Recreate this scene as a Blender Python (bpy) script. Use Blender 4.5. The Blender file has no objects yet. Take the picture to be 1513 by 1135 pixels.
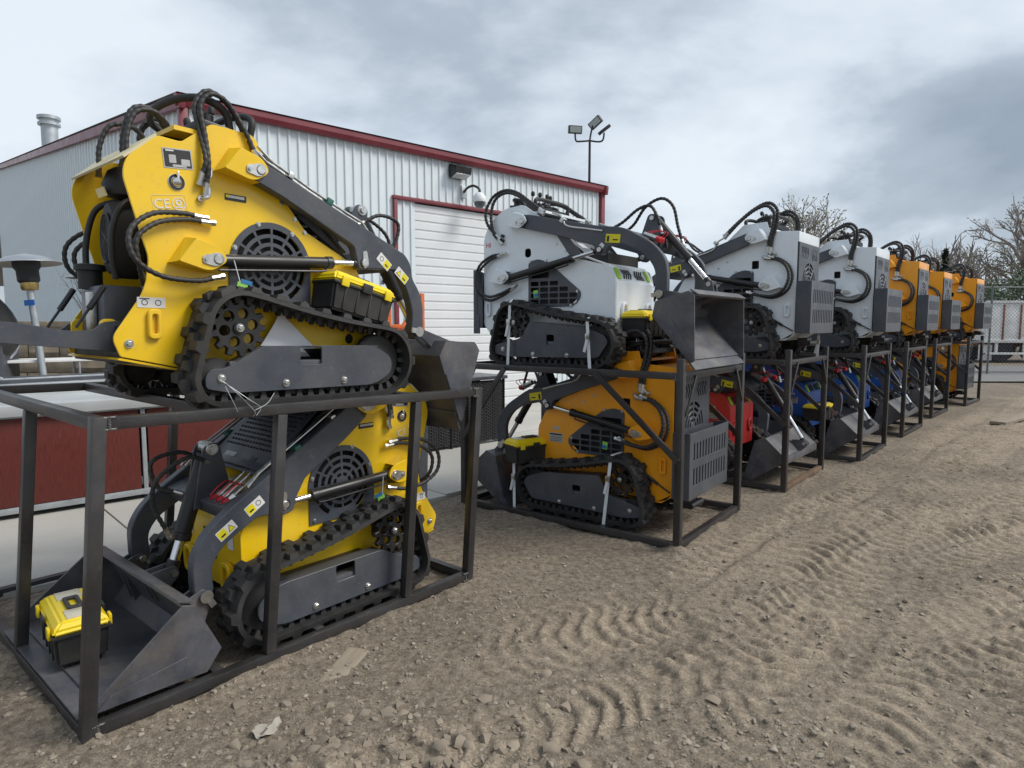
import bpy, bmesh, math, random
import numpy as np
from mathutils import Vector, Matrix, Euler

random.seed(7); rng = np.random.default_rng(11)
R = math.radians
scene = bpy.context.scene
COL = scene.collection

# ---------------------------------------------------------------- camera
cam_d = bpy.data.cameras.new('camera'); cam = bpy.data.objects.new('camera', cam_d); COL.objects.link(cam)
cam_d.sensor_width = 36.0; cam_d.lens = 960 / 1513 * 36.0
cam_d.clip_start = 0.05; cam_d.clip_end = 4000
cam.location = (0, 0, 1.6); cam.rotation_euler = (R(90 - 5.27), 0, 0)
scene.camera = cam

# ---------------------------------------------------------------- sky and sun (broken overcast)
SUN_EL, SUN_AZ = 46.0, 96.0          # azimuth clockwise from +Y
world = bpy.data.worlds.new('World'); scene.world = world; world.use_nodes = True
wn = world.node_tree; wn.nodes.clear()
def N(tree, t, **kw):
    n = tree.nodes.new(t)
    for k, v in kw.items(): setattr(n, k, v)
    return n
def build_world():
    L = wn.links.new
    out = N(wn, 'ShaderNodeOutputWorld')
    sky = N(wn, 'ShaderNodeTexSky', sky_type='NISHITA'); sky.sun_disc = False
    sky.sun_elevation = R(SUN_EL); sky.sun_rotation = R(SUN_AZ); sky.air_density = 1.2; sky.dust_density = 1.5
    bg = N(wn, 'ShaderNodeBackground'); bg.inputs[1].default_value = 0.085; L(sky.outputs[0], bg.inputs[0])
    tc = N(wn, 'ShaderNodeTexCoord'); sep = N(wn, 'ShaderNodeSeparateXYZ'); L(tc.outputs['Generated'], sep.inputs[0])
    mz = N(wn, 'ShaderNodeMath', operation='MAXIMUM'); L(sep.outputs[2], mz.inputs[0]); mz.inputs[1].default_value = 0.0
    az = N(wn, 'ShaderNodeMath', operation='ADD'); L(mz.outputs[0], az.inputs[0]); az.inputs[1].default_value = 0.30
    dx = N(wn, 'ShaderNodeMath', operation='DIVIDE'); L(sep.outputs[0], dx.inputs[0]); L(az.outputs[0], dx.inputs[1])
    dy = N(wn, 'ShaderNodeMath', operation='DIVIDE'); L(sep.outputs[1], dy.inputs[0]); L(az.outputs[0], dy.inputs[1])
    cb = N(wn, 'ShaderNodeCombineXYZ'); L(dx.outputs[0], cb.inputs[0]); L(dy.outputs[0], cb.inputs[1]); cb.inputs[2].default_value = 7.15
    n1 = N(wn, 'ShaderNodeTexNoise'); n1.inputs['Scale'].default_value = 1.0; n1.inputs['Detail'].default_value = 8; n1.inputs['Roughness'].default_value = 0.53
    n1.inputs['Distortion'].default_value = 0.15; L(cb.outputs[0], n1.inputs['Vector'])
    r1 = N(wn, 'ShaderNodeValToRGB'); L(n1.outputs['Fac'], r1.inputs[0])
    e = r1.color_ramp.elements; e[0].position = 0.39; e[0].color = (0.50, 0.545, 0.59, 1); e[1].position = 0.68; e[1].color = (0.19, 0.23, 0.28, 1)
    m = e.new(0.47); m.color = (0.42, 0.47, 0.525, 1); m = e.new(0.55); m.color = (0.275, 0.32, 0.375, 1)
    hz = N(wn, 'ShaderNodeMapRange'); L(mz.outputs[0], hz.inputs[0]); hz.inputs[1].default_value = 0.0; hz.inputs[2].default_value = 0.14; hz.inputs[3].default_value = 0.40; hz.inputs[4].default_value = 0.0
    hm = N(wn, 'ShaderNodeMixRGB'); L(hz.outputs[0], hm.inputs[0]); L(r1.outputs[0], hm.inputs[1]); hm.inputs[2].default_value = (0.40, 0.465, 0.54, 1)
    cl = N(wn, 'ShaderNodeBackground'); L(hm.outputs[0], cl.inputs[0]); cl.inputs[1].default_value = 0.80
    mp = N(wn, 'ShaderNodeMapping'); mp.inputs['Location'].default_value = (4.1, 1.7, 0); L(cb.outputs[0], mp.inputs[0])
    n2 = N(wn, 'ShaderNodeTexNoise'); n2.inputs['Scale'].default_value = 0.8; n2.inputs['Detail'].default_value = 6; L(mp.outputs[0], n2.inputs['Vector'])
    r2 = N(wn, 'ShaderNodeValToRGB'); L(n2.outputs['Fac'], r2.inputs[0]); e = r2.color_ramp.elements
    e[0].position = 0.30; e[0].color = (0.78, 0.78, 0.78, 1); e[1].position = 0.50; e[1].color = (0.96, 0.96, 0.96, 1)
    mx = N(wn, 'ShaderNodeMixShader'); L(r2.outputs[0], mx.inputs[0]); L(bg.outputs[0], mx.inputs[1]); L(cl.outputs[0], mx.inputs[2])
    L(mx.outputs[0], out.inputs[0])
build_world()
sun_d = bpy.data.lights.new('sun', 'SUN'); sun = bpy.data.objects.new('sun', sun_d); COL.objects.link(sun)
sun_d.energy = 1.5; sun_d.angle = R(24); sun_d.color = (1.0, 0.95, 0.88)
a_, e_ = R(SUN_AZ), R(SUN_EL)
sun.rotation_euler = Vector((math.sin(a_) * math.cos(e_), math.cos(a_) * math.cos(e_), math.sin(e_))).to_track_quat('Z', 'Y').to_euler()
sun.location = (6, -6, 12)
scene.view_settings.view_transform = 'Standard'; scene.view_settings.look = 'None'
scene.view_settings.gamma = 1.0; scene.view_settings.use_curve_mapping = False
scene.view_settings.exposure = 1.04
scene.cycles.use_denoising = True
scene.cycles.max_bounces = 6

# ---------------------------------------------------------------- materials
MATS = {}
def mat(name, col, rough=0.5, metal=0.0, var=0.12, vscale=6.0, bump=0.0, bscale=40.0, coat=0.0, dust=0.0, speck=0.0, stretch=(1, 1, 1), dcol=(0.30, 0.26, 0.20), col2=None, spec=0.5):
    m = bpy.data.materials.new(name); m.use_nodes = True; t = m.node_tree; L = t.links.new
    p = t.nodes['Principled BSDF']; p.inputs['Metallic'].default_value = metal
    p.inputs['Coat Weight'].default_value = coat; p.inputs['Coat Roughness'].default_value = 0.12; p.inputs['Specular IOR Level'].default_value = spec
    tc = N(t, 'ShaderNodeTexCoord'); mp = N(t, 'ShaderNodeMapping'); mp.inputs['Scale'].default_value = stretch; L(tc.outputs['Object'], mp.inputs[0])
    n = N(t, 'ShaderNodeTexNoise'); n.inputs['Scale'].default_value = vscale; n.inputs['Detail'].default_value = 6; L(mp.outputs[0], n.inputs['Vector'])
    r = N(t, 'ShaderNodeValToRGB'); L(n.outputs['Fac'], r.inputs[0]); e = r.color_ramp.elements
    c2 = col2 if col2 else tuple(min(1, c * (1 + var)) for c in col); c1 = tuple(c * (1 - var) for c in col)
    e[0].position = 0.32; e[0].color = (*c1, 1); e[1].position = 0.68; e[1].color = (*c2, 1)
    src = r.outputs[0]
    rr = N(t, 'ShaderNodeMapRange'); L(n.outputs['Fac'], rr.inputs[0]); rr.inputs[1].default_value = 0.3; rr.inputs[2].default_value = 0.7
    rr.inputs[3].default_value = max(0.02, rough - 0.08); rr.inputs[4].default_value = min(1, rough + 0.10)
    if dust > 0:
        n3 = N(t, 'ShaderNodeTexNoise'); n3.inputs['Scale'].default_value = 3.2; n3.inputs['Detail'].default_value = 9; n3.inputs['Roughness'].default_value = 0.72; L(tc.outputs['Object'], n3.inputs['Vector'])
        r3 = N(t, 'ShaderNodeMapRange'); L(n3.outputs['Fac'], r3.inputs[0]); r3.inputs[1].default_value = 0.42; r3.inputs[2].default_value = 0.75; r3.inputs[3].default_value = 0; r3.inputs[4].default_value = dust
        mx = N(t, 'ShaderNodeMixRGB'); L(r3.outputs[0], mx.inputs[0]); L(src, mx.inputs[1]); mx.inputs[2].default_value = (*dcol, 1); src = mx.outputs[0]
    if speck > 0:
        n4 = N(t, 'ShaderNodeTexNoise'); n4.inputs['Scale'].default_value = 38; n4.inputs['Detail'].default_value = 5; n4.inputs['Roughness'].default_value = 0.75; L(tc.outputs['Object'], n4.inputs['Vector'])
        r4 = N(t, 'ShaderNodeMapRange'); L(n4.outputs['Fac'], r4.inputs[0]); r4.inputs[1].default_value = 0.58; r4.inputs[2].default_value = 0.74; r4.inputs[3].default_value = 0; r4.inputs[4].default_value = speck
        mx = N(t, 'ShaderNodeMixRGB'); L(r4.outputs[0], mx.inputs[0]); L(src, mx.inputs[1]); mx.inputs[2].default_value = (0.22, 0.19, 0.15, 1); src = mx.outputs[0]
    L(src, p.inputs['Base Color']); L(rr.outputs[0], p.inputs['Roughness'])
    if bump > 0:
        nb = N(t, 'ShaderNodeTexNoise'); nb.inputs['Scale'].default_value = bscale; nb.inputs['Detail'].default_value = 4; L(mp.outputs[0], nb.inputs['Vector'])
        b = N(t, 'ShaderNodeBump'); b.inputs['Strength'].default_value = bump; b.inputs['Distance'].default_value = 0.01; L(nb.outputs['Fac'], b.inputs['Height']); L(b.outputs[0], p.inputs['Normal'])
    MATS[name] = m; return m
mat('yellow', (0.83, 0.53, 0.003), 0.36, var=0.06, vscale=3, coat=0.25, dust=0.13, dcol=(0.42, 0.36, 0.25), bump=0.02, bscale=160, speck=0.28)
mat('orange', (0.88, 0.35, 0.006), 0.36, var=0.04, coat=0.25, dust=0.08, speck=0.28)
mat('white', (0.76, 0.81, 0.85), 0.34, var=0.03, coat=0.25, dust=0.08, speck=0.28)
mat('red', (0.55, 0.03, 0.028), 0.34, var=0.05, coat=0.25, dust=0.06, speck=0.28)
mat('blue', (0.012, 0.085, 0.36), 0.34, var=0.05, coat=0.25, dust=0.06, speck=0.28)
mat('charcoal', (0.050, 0.058, 0.075), 0.42, var=0.10, coat=0.1, dust=0.16, speck=0.35)
mat('bucket_grey', (0.070, 0.074, 0.092), 0.42, var=0.28, vscale=7, dust=0.45, metal=0.2, stretch=(1, 0.35, 1), speck=0.35)
mat('black', (0.014, 0.014, 0.016), 0.38, var=0.2, dust=0.05)
mat('matte_black', (0.016, 0.016, 0.017), 0.6, var=0.2, dust=0.06)
mat('rubber', (0.018, 0.018, 0.019), 0.66, var=0.25, vscale=9, dust=0.30, dcol=(0.11, 0.10, 0.085), bump=0.15)
mat('hose', (0.020, 0.020, 0.022), 0.55, var=0.2, dust=0.1)
mat('chrome', (0.72, 0.73, 0.74), 0.16, 1.0, var=0.05)
mat('zinc', (0.56, 0.56, 0.54), 0.34, 1.0, var=0.1, vscale=30)
mat('brass', (0.50, 0.36, 0.14), 0.35, 1.0, var=0.15, vscale=30)
mat('tube_steel', (0.058, 0.057, 0.060), 0.38, 0.55, var=0.35, vscale=7, bump=0.1, bscale=60, dust=0.26, dcol=(0.19, 0.155, 0.125), stretch=(1, 1, 0.35), speck=0.35)
mat('weld', (0.11, 0.105, 0.10), 0.55, 0.4, var=0.3, vscale=60)
mat('rust_tube', (0.13, 0.080, 0.048), 0.7, 0.1, var=0.35, vscale=9, dust=0.2)
mat('steel_plate', (0.45, 0.47, 0.49), 0.38, 0.85, var=0.10, vscale=3)
mat('table_steel', (0.50, 0.52, 0.53), 0.34, 0.35, var=0.08, vscale=2)
mat('red_wood', (0.105, 0.016, 0.011), 0.5, var=0.28, vscale=16, stretch=(12, 12, 0.7), bump=0.05)
mat('wicker', (0.030, 0.030, 0.032), 0.7, var=0.3, vscale=30)
mat('siding', (0.68, 0.745, 0.775), 0.42, var=0.05, vscale=1.5, dust=0.08, dcol=(0.4, 0.42, 0.42))
mat('door_white', (0.70, 0.72, 0.73), 0.45, var=0.04, vscale=1.5, dust=0.06, dcol=(0.45, 0.44, 0.42))
mat('trim_red', (0.19, 0.032, 0.044), 0.42, var=0.10, vscale=2, coat=0.1)
mat('roof', (0.42, 0.45, 0.47), 0.5, 0.2, var=0.06)
mat('galv', (0.42, 0.45, 0.47), 0.45, 0.6, var=0.12, vscale=8)
mat('plastic_yellow', (0.80, 0.60, 0.004), 0.42, var=0.04, dust=0.06)
mat('plastic_clear', (0.55, 0.50, 0.38), 0.25, var=0.08)
mat('plastic_black', (0.018, 0.018, 0.018), 0.5, var=0.1, bump=0.1, bscale=200, dust=0.1)
mat('decal_white', (0.68, 0.68, 0.66), 0.5, var=0.04)
mat('decal_yellow', (0.72, 0.62, 0.01), 0.5, var=0.04)
mat('decal_black', (0.02, 0.02, 0.02), 0.45, var=0.1)
mat('decal_silver', (0.45, 0.45, 0.44), 0.4, 0.5, var=0.1)
mat('decal_line', (0.72, 0.60, 0.28), 0.5, var=0.05)
mat('lime', (0.36, 0.62, 0.03), 0.4, var=0.1)
mat('tag_green', (0.25, 0.55, 0.08), 0.5, var=0.1)
mat('tag_blue', (0.02, 0.16, 0.35), 0.5, var=0.1)
mat('cap_red', (0.50, 0.02, 0.03), 0.45, var=0.1)
mat('green_clip', (0.012, 0.11, 0.075), 0.5, var=0.1)
mat('strap_white', (0.66, 0.69, 0.71), 0.7, var=0.06)
mat('litter', (0.30, 0.275, 0.235), 0.8, var=0.15, vscale=20)
mat('paper', (0.80, 0.80, 0.82), 0.7, var=0.05)
mat('cream', (0.62, 0.55, 0.34), 0.5, var=0.05)
mat('orange_steel', (0.62, 0.14, 0.03), 0.5, var=0.15, dust=0.1)
mat('block', (0.26, 0.21, 0.15), 0.9, var=0.3, vscale=5, bump=0.6, bscale=30)
mat('concrete', (0.42, 0.41, 0.38), 0.85, var=0.12, vscale=0.8, bump=0.2, bscale=60, dust=0.3, dcol=(0.27, 0.25, 0.21))
mat('bark', (0.16, 0.14, 0.125), 0.9, var=0.3, vscale=9)
mat('twig', (0.30, 0.265, 0.24), 0.9, var=0.3, vscale=3)
mat('leaf_bud', (0.115, 0.125, 0.045), 0.7, var=0.3, vscale=0.5)
mat('leaf_dark', (0.040, 0.070, 0.030), 0.7, var=0.35, vscale=0.7)
mat('needle', (0.020, 0.042, 0.026), 0.75, var=0.3, vscale=0.7)
mat('trailer_white', (0.74, 0.75, 0.75), 0.55, var=0.08, vscale=2, dust=0.35, dcol=(0.35, 0.20, 0.10))
mat('rust', (0.22, 0.085, 0.035), 0.8, var=0.4, vscale=6)
mat('stone', (0.25, 0.212, 0.168), 0.9, var=0.40, vscale=40)
mat('clod', (0.23, 0.19, 0.145), 0.95, var=0.25, vscale=4)
mat('fence_wire', (0.16, 0.17, 0.17), 0.5, 0.5, var=0.1)
mat('plank', (0.27, 0.225, 0.17), 0.9, var=0.2, vscale=5, stretch=(6, 0.6, 1), bump=0.2, dust=0.5)
mat('road_gravel', (0.17, 0.168, 0.165), 0.9, var=0.15, vscale=3)
mat('lens', (0.55, 0.58, 0.60), 0.15, var=0.04)
mat('dome_glass', (0.10, 0.11, 0.12), 0.08, var=0.05)
mat('flood_lens', (0.30, 0.33, 0.32), 0.12, var=0.05)
mat('sign_blue', (0.02, 0.12, 0.42), 0.5, var=0.05)

# ---------------------------------------------------------------- mesh helpers
def smooth(me, ang=35):
    me.shade_smooth(); me.set_sharp_from_angle(angle=R(ang))
def mkobj(name, me, m=None, parent=None):
    if m is not None and len(me.materials) == 0: me.materials.append(MATS[m] if isinstance(m, str) else m)
    o = bpy.data.objects.new(name, me); COL.objects.link(o)
    if parent is not None: o.parent = parent
    return o
def empty(name, loc=(0, 0, 0), rz=0.0):
    o = bpy.data.objects.new(name, None); COL.objects.link(o); o.location = loc; o.rotation_euler = (0, 0, rz); o.empty_display_size = 0.1
    return o
def tag(o, label, cat, group=None):
    o['label'] = label; o['category'] = cat
    if group: o['group'] = group
    return o
def catmull(pts, n=10):
    P = [Vector(p) for p in pts]; P = [P[0] * 2 - P[1]] + P + [P[-1] * 2 - P[-2]]; out = []
    for i in range(1, len(P) - 2):
        a, b, c, d = P[i - 1:i + 3]
        for k in range(n):
            t = k / n
            out.append(0.5 * ((2 * b) + (c - a) * t + (2 * a - 5 * b + 4 * c - d) * t * t + (3 * b - a - 3 * c + d) * t ** 3))
    out.append(P[-2]); return out
def resample(P, step):
    d = [0.0]
    for a, b in zip(P, P[1:]): d.append(d[-1] + (b - a).length)
    n = max(2, int(d[-1] / step)); out = []; j = 0
    for i in range(n + 1):
        s = d[-1] * i / n
        while j < len(d) - 2 and d[j + 1] < s: j += 1
        t = (s - d[j]) / max(1e-9, d[j + 1] - d[j]); out.append(P[j].lerp(P[j + 1], min(1, max(0, t))))
    return out
class MB:
    def __init__(s): s.v = []; s.f = []
    def add(s, vs, fs):
        o = len(s.v); s.v += [tuple(v) for v in vs]; s.f += [tuple(i + o for i in f) for f in fs]; return s
    def box(s, c, d, rot=None, ch=0.0):
        x, y, z = d[0] / 2, d[1] / 2, d[2] / 2; M = rot if rot is not None else Matrix.Identity(3); c = Vector(c)
        if ch <= 0:
            vs = [Vector((i * x, j * y, k * z)) for i in (-1, 1) for j in (-1, 1) for k in (-1, 1)]
            s.add([M @ v + c for v in vs], [(0, 1, 3, 2), (4, 6, 7, 5), (0, 4, 5, 1), (2, 3, 7, 6), (0, 2, 6, 4), (1, 5, 7, 3)])
        else:
            bm = bmesh.new(); bmesh.ops.create_cube(bm, size=1)
            for v in bm.verts: v.co = Vector((v.co.x * d[0], v.co.y * d[1], v.co.z * d[2]))
            bmesh.ops.bevel(bm, geom=bm.edges[:], offset=ch, segments=2, profile=0.6, affect='EDGES', clamp_overlap=True)
            bm.verts.ensure_lookup_table(); s.add([M @ v.co + c for v in bm.verts], [[v.index for v in f.verts] for f in bm.faces]); bm.free()
        return s
    def tube(s, path, r, n=8, cap=True):
        P = [Vector(p) for p in path]; rs = r if isinstance(r, (list, tuple)) else [r] * len(P)
        t0 = (P[1] - P[0]).normalized(); up = Vector((0, 0, 1)) if abs(t0.z) < 0.9 else Vector((1, 0, 0)); nn = t0.cross(up).normalized(); o = len(s.v)
        for i, p in enumerate(P):
            t = (P[min(i + 1, len(P) - 1)] - P[max(i - 1, 0)]).normalized(); nn = (nn - t * nn.dot(t)); nn = nn.normalized() if nn.length > 1e-6 else t.orthogonal().normalized(); b = t.cross(nn)
            for k in range(n):
                a = 2 * math.pi * k / n; s.v.append(tuple(p + (nn * math.cos(a) + b * math.sin(a)) * rs[i]))
        for i in range(len(P) - 1):
            for k in range(n):
                k2 = (k + 1) % n; s.f.append((o + i * n + k, o + i * n + k2, o + (i + 1) * n + k2, o + (i + 1) * n + k))
        if cap: s.f.append(tuple(o + k for k in range(n))[::-1]); s.f.append(tuple(o + (len(P) - 1) * n + k for k in range(n)))
        return s
    def cyl(s, a, b, r, n=14, ch=0.0):
        a, b = Vector(a), Vector(b); d = (b - a).normalized()
        if ch > 0: return s.tube([a, a + d * ch, b - d * ch, b], [r - ch, r, r, r - ch], n)
        return s.tube([a, b], r, n)
    def lathe(s, prof, n=20, org=(0, 0, 0), axis='z'):
        o = len(s.v); og = Vector(org)
        for r, h in prof:
            for k in range(n):
                a = 2 * math.pi * k / n; c, sn = r * math.cos(a), r * math.sin(a)
                v = (c, sn, h) if axis == 'z' else ((c, h, sn) if axis == 'y' else (h, c, sn)); s.v.append(tuple(og + Vector(v)))
        fl = axis == 'y'
        for i in range(len(prof) - 1):
            for k in range(n):
                k2 = (k + 1) % n; f = (o + i * n + k, o + i * n + k2, o + (i + 1) * n + k2, o + (i + 1) * n + k); s.f.append(f[::-1] if fl else f)
        a = tuple(o + k for k in range(n)); b = tuple(o + (len(prof) - 1) * n + k for k in range(n)); s.f.append(a if fl else a[::-1]); s.f.append(b[::-1] if fl else b)
        return s
    def prism(s, poly, y0, y1):
        n = len(poly); o = len(s.v); s.v += [(p[0], y0, p[1]) for p in poly] + [(p[0], y1, p[1]) for p in poly]
        s.f.append(tuple(o + i for i in range(n))); s.f.append(tuple(o + n + i for i in range(n))[::-1])
        for i in range(n): j = (i + 1) % n; s.f.append((o + i, o + n + i, o + n + j, o + j))
        return s
    def prism_x(s, poly, x0, x1):
        n = len(poly); o = len(s.v); s.v += [(x0, p[0], p[1]) for p in poly] + [(x1, p[0], p[1]) for p in poly]
        s.f.append(tuple(o + i for i in range(n))); s.f.append(tuple(o + n + i for i in range(n))[::-1])
        for i in range(n): j = (i + 1) % n; s.f.append((o + i, o + n + i, o + n + j, o + j))
        return s
    def mesh(s, name='m', ang=35, fix=True):
        me = bpy.data.meshes.new(name); me.from_pydata(s.v, [], s.f)
        if fix:
            bm = bmesh.new(); bm.from_mesh(me); bmesh.ops.recalc_face_normals(bm, faces=bm.faces[:]); bm.to_mesh(me); bm.free()
        smooth(me, ang); return me
    def obj(s, name, m, parent=None, ang=35): return mkobj(name, s.mesh(name, ang), m, parent)
def fillet(pts, r=0.02, n=4):
    out = []; k = len(pts)
    for i in range(k):
        p0, p, p1 = Vector(pts[i - 1][:2]), Vector(pts[i][:2]), Vector(pts[(i + 1) % k][:2]); rr = pts[i][2] if len(pts[i]) > 2 else r
        a, b = (p0 - p), (p1 - p); d = min(rr, a.length * 0.45, b.length * 0.45)
        if d < 1e-5: out.append(tuple(p)); continue
        A, B = p + a.normalized() * d, p + b.normalized() * d
        for j in range(n + 1): t = j / n; out.append(tuple(A * (1 - t) ** 2 + p * 2 * t * (1 - t) + B * t * t))
    return out
def plate_mesh(outer, holes=(), t=0.01, y=0.0, bev=0.0015, plane='xz'):
    cu = bpy.data.curves.new('c', 'CURVE'); cu.dimensions = '2D'; cu.fill_mode = 'BOTH'; cu.extrude = max(1e-4, t / 2 - bev); cu.bevel_depth = bev; cu.bevel_resolution = 0; cu.offset = -bev
    for pl in [outer] + list(holes):
        sp = cu.splines.new('POLY'); sp.points.add(len(pl) - 1); sp.use_cyclic_u = True
        for q, p in zip(sp.points, pl): q.co = (p[0], p[1], 0, 1)
    o = bpy.data.objects.new('c', cu); me = bpy.data.meshes.new_from_object(o); bpy.data.objects.remove(o); bpy.data.curves.remove(cu)
    if plane == 'xz': me.transform(Matrix(((1, 0, 0, 0), (0, 0, -1, y), (0, 1, 0, 0), (0, 0, 0, 1))))
    elif plane == 'yz': me.transform(Matrix(((0, 0, 1, y), (1, 0, 0, 0), (0, 1, 0, 0), (0, 0, 0, 1))))
    else: me.transform(Matrix.Translation((0, 0, y)))
    me.materials.clear(); smooth(me, 30); return me
def plate(name, outer, m, parent=None, holes=(), t=0.01, y=0.0, bev=0.0015, plane='xz'):
    return mkobj(name, plate_mesh(outer, holes, t, y, bev, plane), m, parent)
def circ(cx, cy, r, n=28, a0=0, a1=360):
    k = n if a1 - a0 >= 360 else n + 1
    return [(cx + r * math.cos(R(a0 + (a1 - a0) * i / n)), cy + r * math.sin(R(a0 + (a1 - a0) * i / n))) for i in range(k)]
def arcslot(cx, cy, r0, r1, a0, a1, n=8):
    return circ(cx, cy, r1, n, a0, a1) + circ(cx, cy, r0, n, a0, a1)[::-1]
def rect(x0, y0, x1, y1): return [(x0, y0), (x1, y0), (x1, y1), (x0, y1)]
def rrect(x0, y0, x1, y1, r=0.01): return fillet(rect(x0, y0, x1, y1), r, 3)
def text_mesh(body, size, m4, th=0.001):
    cu = bpy.data.curves.new('t', 'FONT'); cu.body = body; cu.size = size; cu.align_x = 'CENTER'; cu.align_y = 'CENTER'; cu.extrude = th; cu.resolution_u = 3
    o = bpy.data.objects.new('t', cu); me = bpy.data.meshes.new_from_object(o); bpy.data.objects.remove(o); bpy.data.curves.remove(cu)
    me.transform(m4); me.materials.clear(); return me
def hose_mesh(mb, pts, r=0.011, wrap=True):
    P = resample(catmull(pts, 8), 0.0075 if wrap else 0.02)
    rs = [r * (1.0 + (0.10 if (i // 2) % 2 else -0.07)) if wrap else r for i in range(len(P))]
    mb.tube(P, rs, 9)
def hose(pts, parent, r=0.011, name='hose', wrap=True, m='hose', ends=True):
    mb = MB(); hose_mesh(mb, pts, r, wrap); o = mb.obj(name, m, parent, ang=60)
    if ends:
        for a, b in ((pts[0], pts[1]), (pts[-1], pts[-2])):
            a, b = Vector(a), Vector(b); d = (a - b).normalized(); e = MB(); e.cyl(a - d * 0.018, a + d * 0.028, r * 1.12, 8); e.cyl(a + d * 0.028, a + d * 0.046, r * 1.35, 6); e.obj('fitting', 'zinc', o)
    return o
def copy_tree(o, parent=None, swap=None):
    c = o.copy(); COL.objects.link(c); c.parent = parent
    if swap and o.type == 'MESH':
        for sl in c.material_slots:
            if sl.material and sl.material.name in swap: mm = MATS[swap[sl.material.name]]; sl.link = 'OBJECT'; sl.material = mm
    for ch in o.children: copy_tree(ch, c, swap)
    return c
def frame_of(loc, fwd, z, pitch=0.0):
    h = math.atan2(fwd[1], fwd[0]); return (loc[0], loc[1], z), (0, -pitch, h)

# ---------------------------------------------------------------- shared machine pieces
CIRC = [(0.45, 0.185, 0.165), (-0.345, 0.35, 0.145), (-0.445, 0.125, 0.105)]
def loop_points(extra=0.0, n=None, step=0.01):
    pts = []
    for cx, cz, r in CIRC: pts += circ(cx, cz, r + extra, 120)
    pts.append((0.0, 0.02 - extra)); P = sorted(set((round(a, 6), round(b, 6)) for a, b in pts))
    def half(Q):
        h = []
        for p in Q:
            while len(h) > 1 and (h[-1][0] - h[-2][0]) * (p[1] - h[-2][1]) - (h[-1][1] - h[-2][1]) * (p[0] - h[-2][0]) <= 0: h.pop()
            h.append(p)
        return h
    a, b = half(P), half(P[::-1]); H = [Vector((x, 0, z)) for x, z in a[:-1] + b[:-1]]; H.append(H[0])
    return resample(H, step)[:-1]
def track_mesh(side):
    """rubber belt with moulded lugs outside and drive teeth inside; y from 0 to 0.2"""
    P = loop_points(0.0, step=0.0125); n = len(P); mb = MB(); w0, w1 = 0.0, 0.20; th = 0.022
    nor = []
    for i in range(n):
        t = (P[(i + 1) % n] - P[i - 1]).normalized(); nor.append(Vector((t.z, 0, -t.x)))
    sag = [0.0] * n
    for i, p in enumerate(P):
        if p.z > 0.30 and -0.25 < p.x < 0.45: sag[i] = -0.014 * math.sin((p.x + 0.25) / 0.70 * math.pi)
    P = [p + nor[i] * sag[i] for i, p in enumerate(P)]
    ring = lambda i: [P[i] - nor[i] * 0 + Vector((0, w0, 0)), P[i] + nor[i] * th + Vector((0, w0 + 0.004, 0)), P[i] + nor[i] * th + Vector((0, w1 - 0.004, 0)), P[i] + Vector((0, w1, 0))]
    vs = []; fs = []
    for i in range(n): vs += ring(i)
    for i in range(n):
        j = (i + 1) % n
        for k in range(4): k2 = (k + 1) % 4; fs.append((i * 4 + k, i * 4 + k2, j * 4 + k2, j * 4 + k))
    mb.add(vs, fs)
    pitch = 5; m = n // pitch
    for q in range(m):
        i = int(q * n / m); p, nn = P[i] + nor[i] * (th - 0.002), nor[i]; t = Vector((nn.z, 0, -nn.x)) * -1
        M = Matrix(((t.x, 0, nn.x), (0, 1, 0), (t.z, 0, nn.z)))
        for (c0, c1, dx) in (((0.002, 0.085, 0.0), (0.085, 0.145, 0.026)) if q % 2 == 0 else ((0.115, 0.198, 0.0), (0.055, 0.115, 0.026))):
            h = 0.026; l0, l1 = 0.030, 0.019
            loc = [(-l0 + dx, c0, 0), (l0 + dx, c0, 0), (l0 + dx, c1, 0), (-l0 + dx, c1, 0), (-l1 + dx, c0 + 0.004, h), (l1 + dx, c0 + 0.004, h), (l1 + dx, c1 - 0.006, h), (-l1 + dx, c1 - 0.006, h)]
            mb.add([M @ Vector(a) + p for a in loc], [(0, 1, 5, 4), (1, 2, 6, 5), (2, 3, 7, 6), (3, 0, 4, 7), (4, 5, 6, 7)])
        for c0 in (0.055, 0.120):                                     # inner drive teeth
            l0, l1, h = 0.018, 0.008, -0.034; c1 = c0 + 0.025; pp = P[i]
            loc = [(-l0, c0, 0.002), (l0, c0, 0.002), (l0, c1, 0.002), (-l0, c1, 0.002), (-l1, c0 + 0.004, h), (l1, c0 + 0.004, h), (l1, c1 - 0.004, h), (-l1, c1 - 0.004, h)]
            mb.add([M @ Vector(a) + pp for a in loc], [(0, 4, 5, 1), (1, 5, 6, 2), (2, 6, 7, 3), (3, 7, 4, 0), (4, 7, 6, 5)])
    return mb.mesh('track', 30)
def sprocket_mesh(r=0.125):
    out = []; nt = 13
    for i in range(nt):
        a = 360 * i / nt
        for da, rr in ((-9, r - 0.018), (-5, r + 0.008), (5, r + 0.008), (9, r - 0.018)): out.append((rr * math.cos(R(a + da)), rr * math.sin(R(a + da))))
    holes = [circ(0.068 * math.cos(R(60 * k + 12)), 0.068 * math.sin(R(60 * k + 12)), 0.024, 14) for k in range(6)]
    return plate_mesh(out, holes, 0.03, 0.0, 0.003)
def wheel_mesh(r, w):
    return MB().lathe([(r * 0.35, -w / 2 - 0.006), (r * 0.5, -w / 2), (r * 0.92, -w / 2), (r, -w / 2 + 0.01), (r, w / 2 - 0.01), (r * 0.92, w / 2), (r * 0.5, w / 2), (r * 0.35, w / 2 + 0.006)], 22, axis='y').mesh('wheel')
TRACK_ME = track_mesh(1); SPROCKET_ME = sprocket_mesh()
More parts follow.
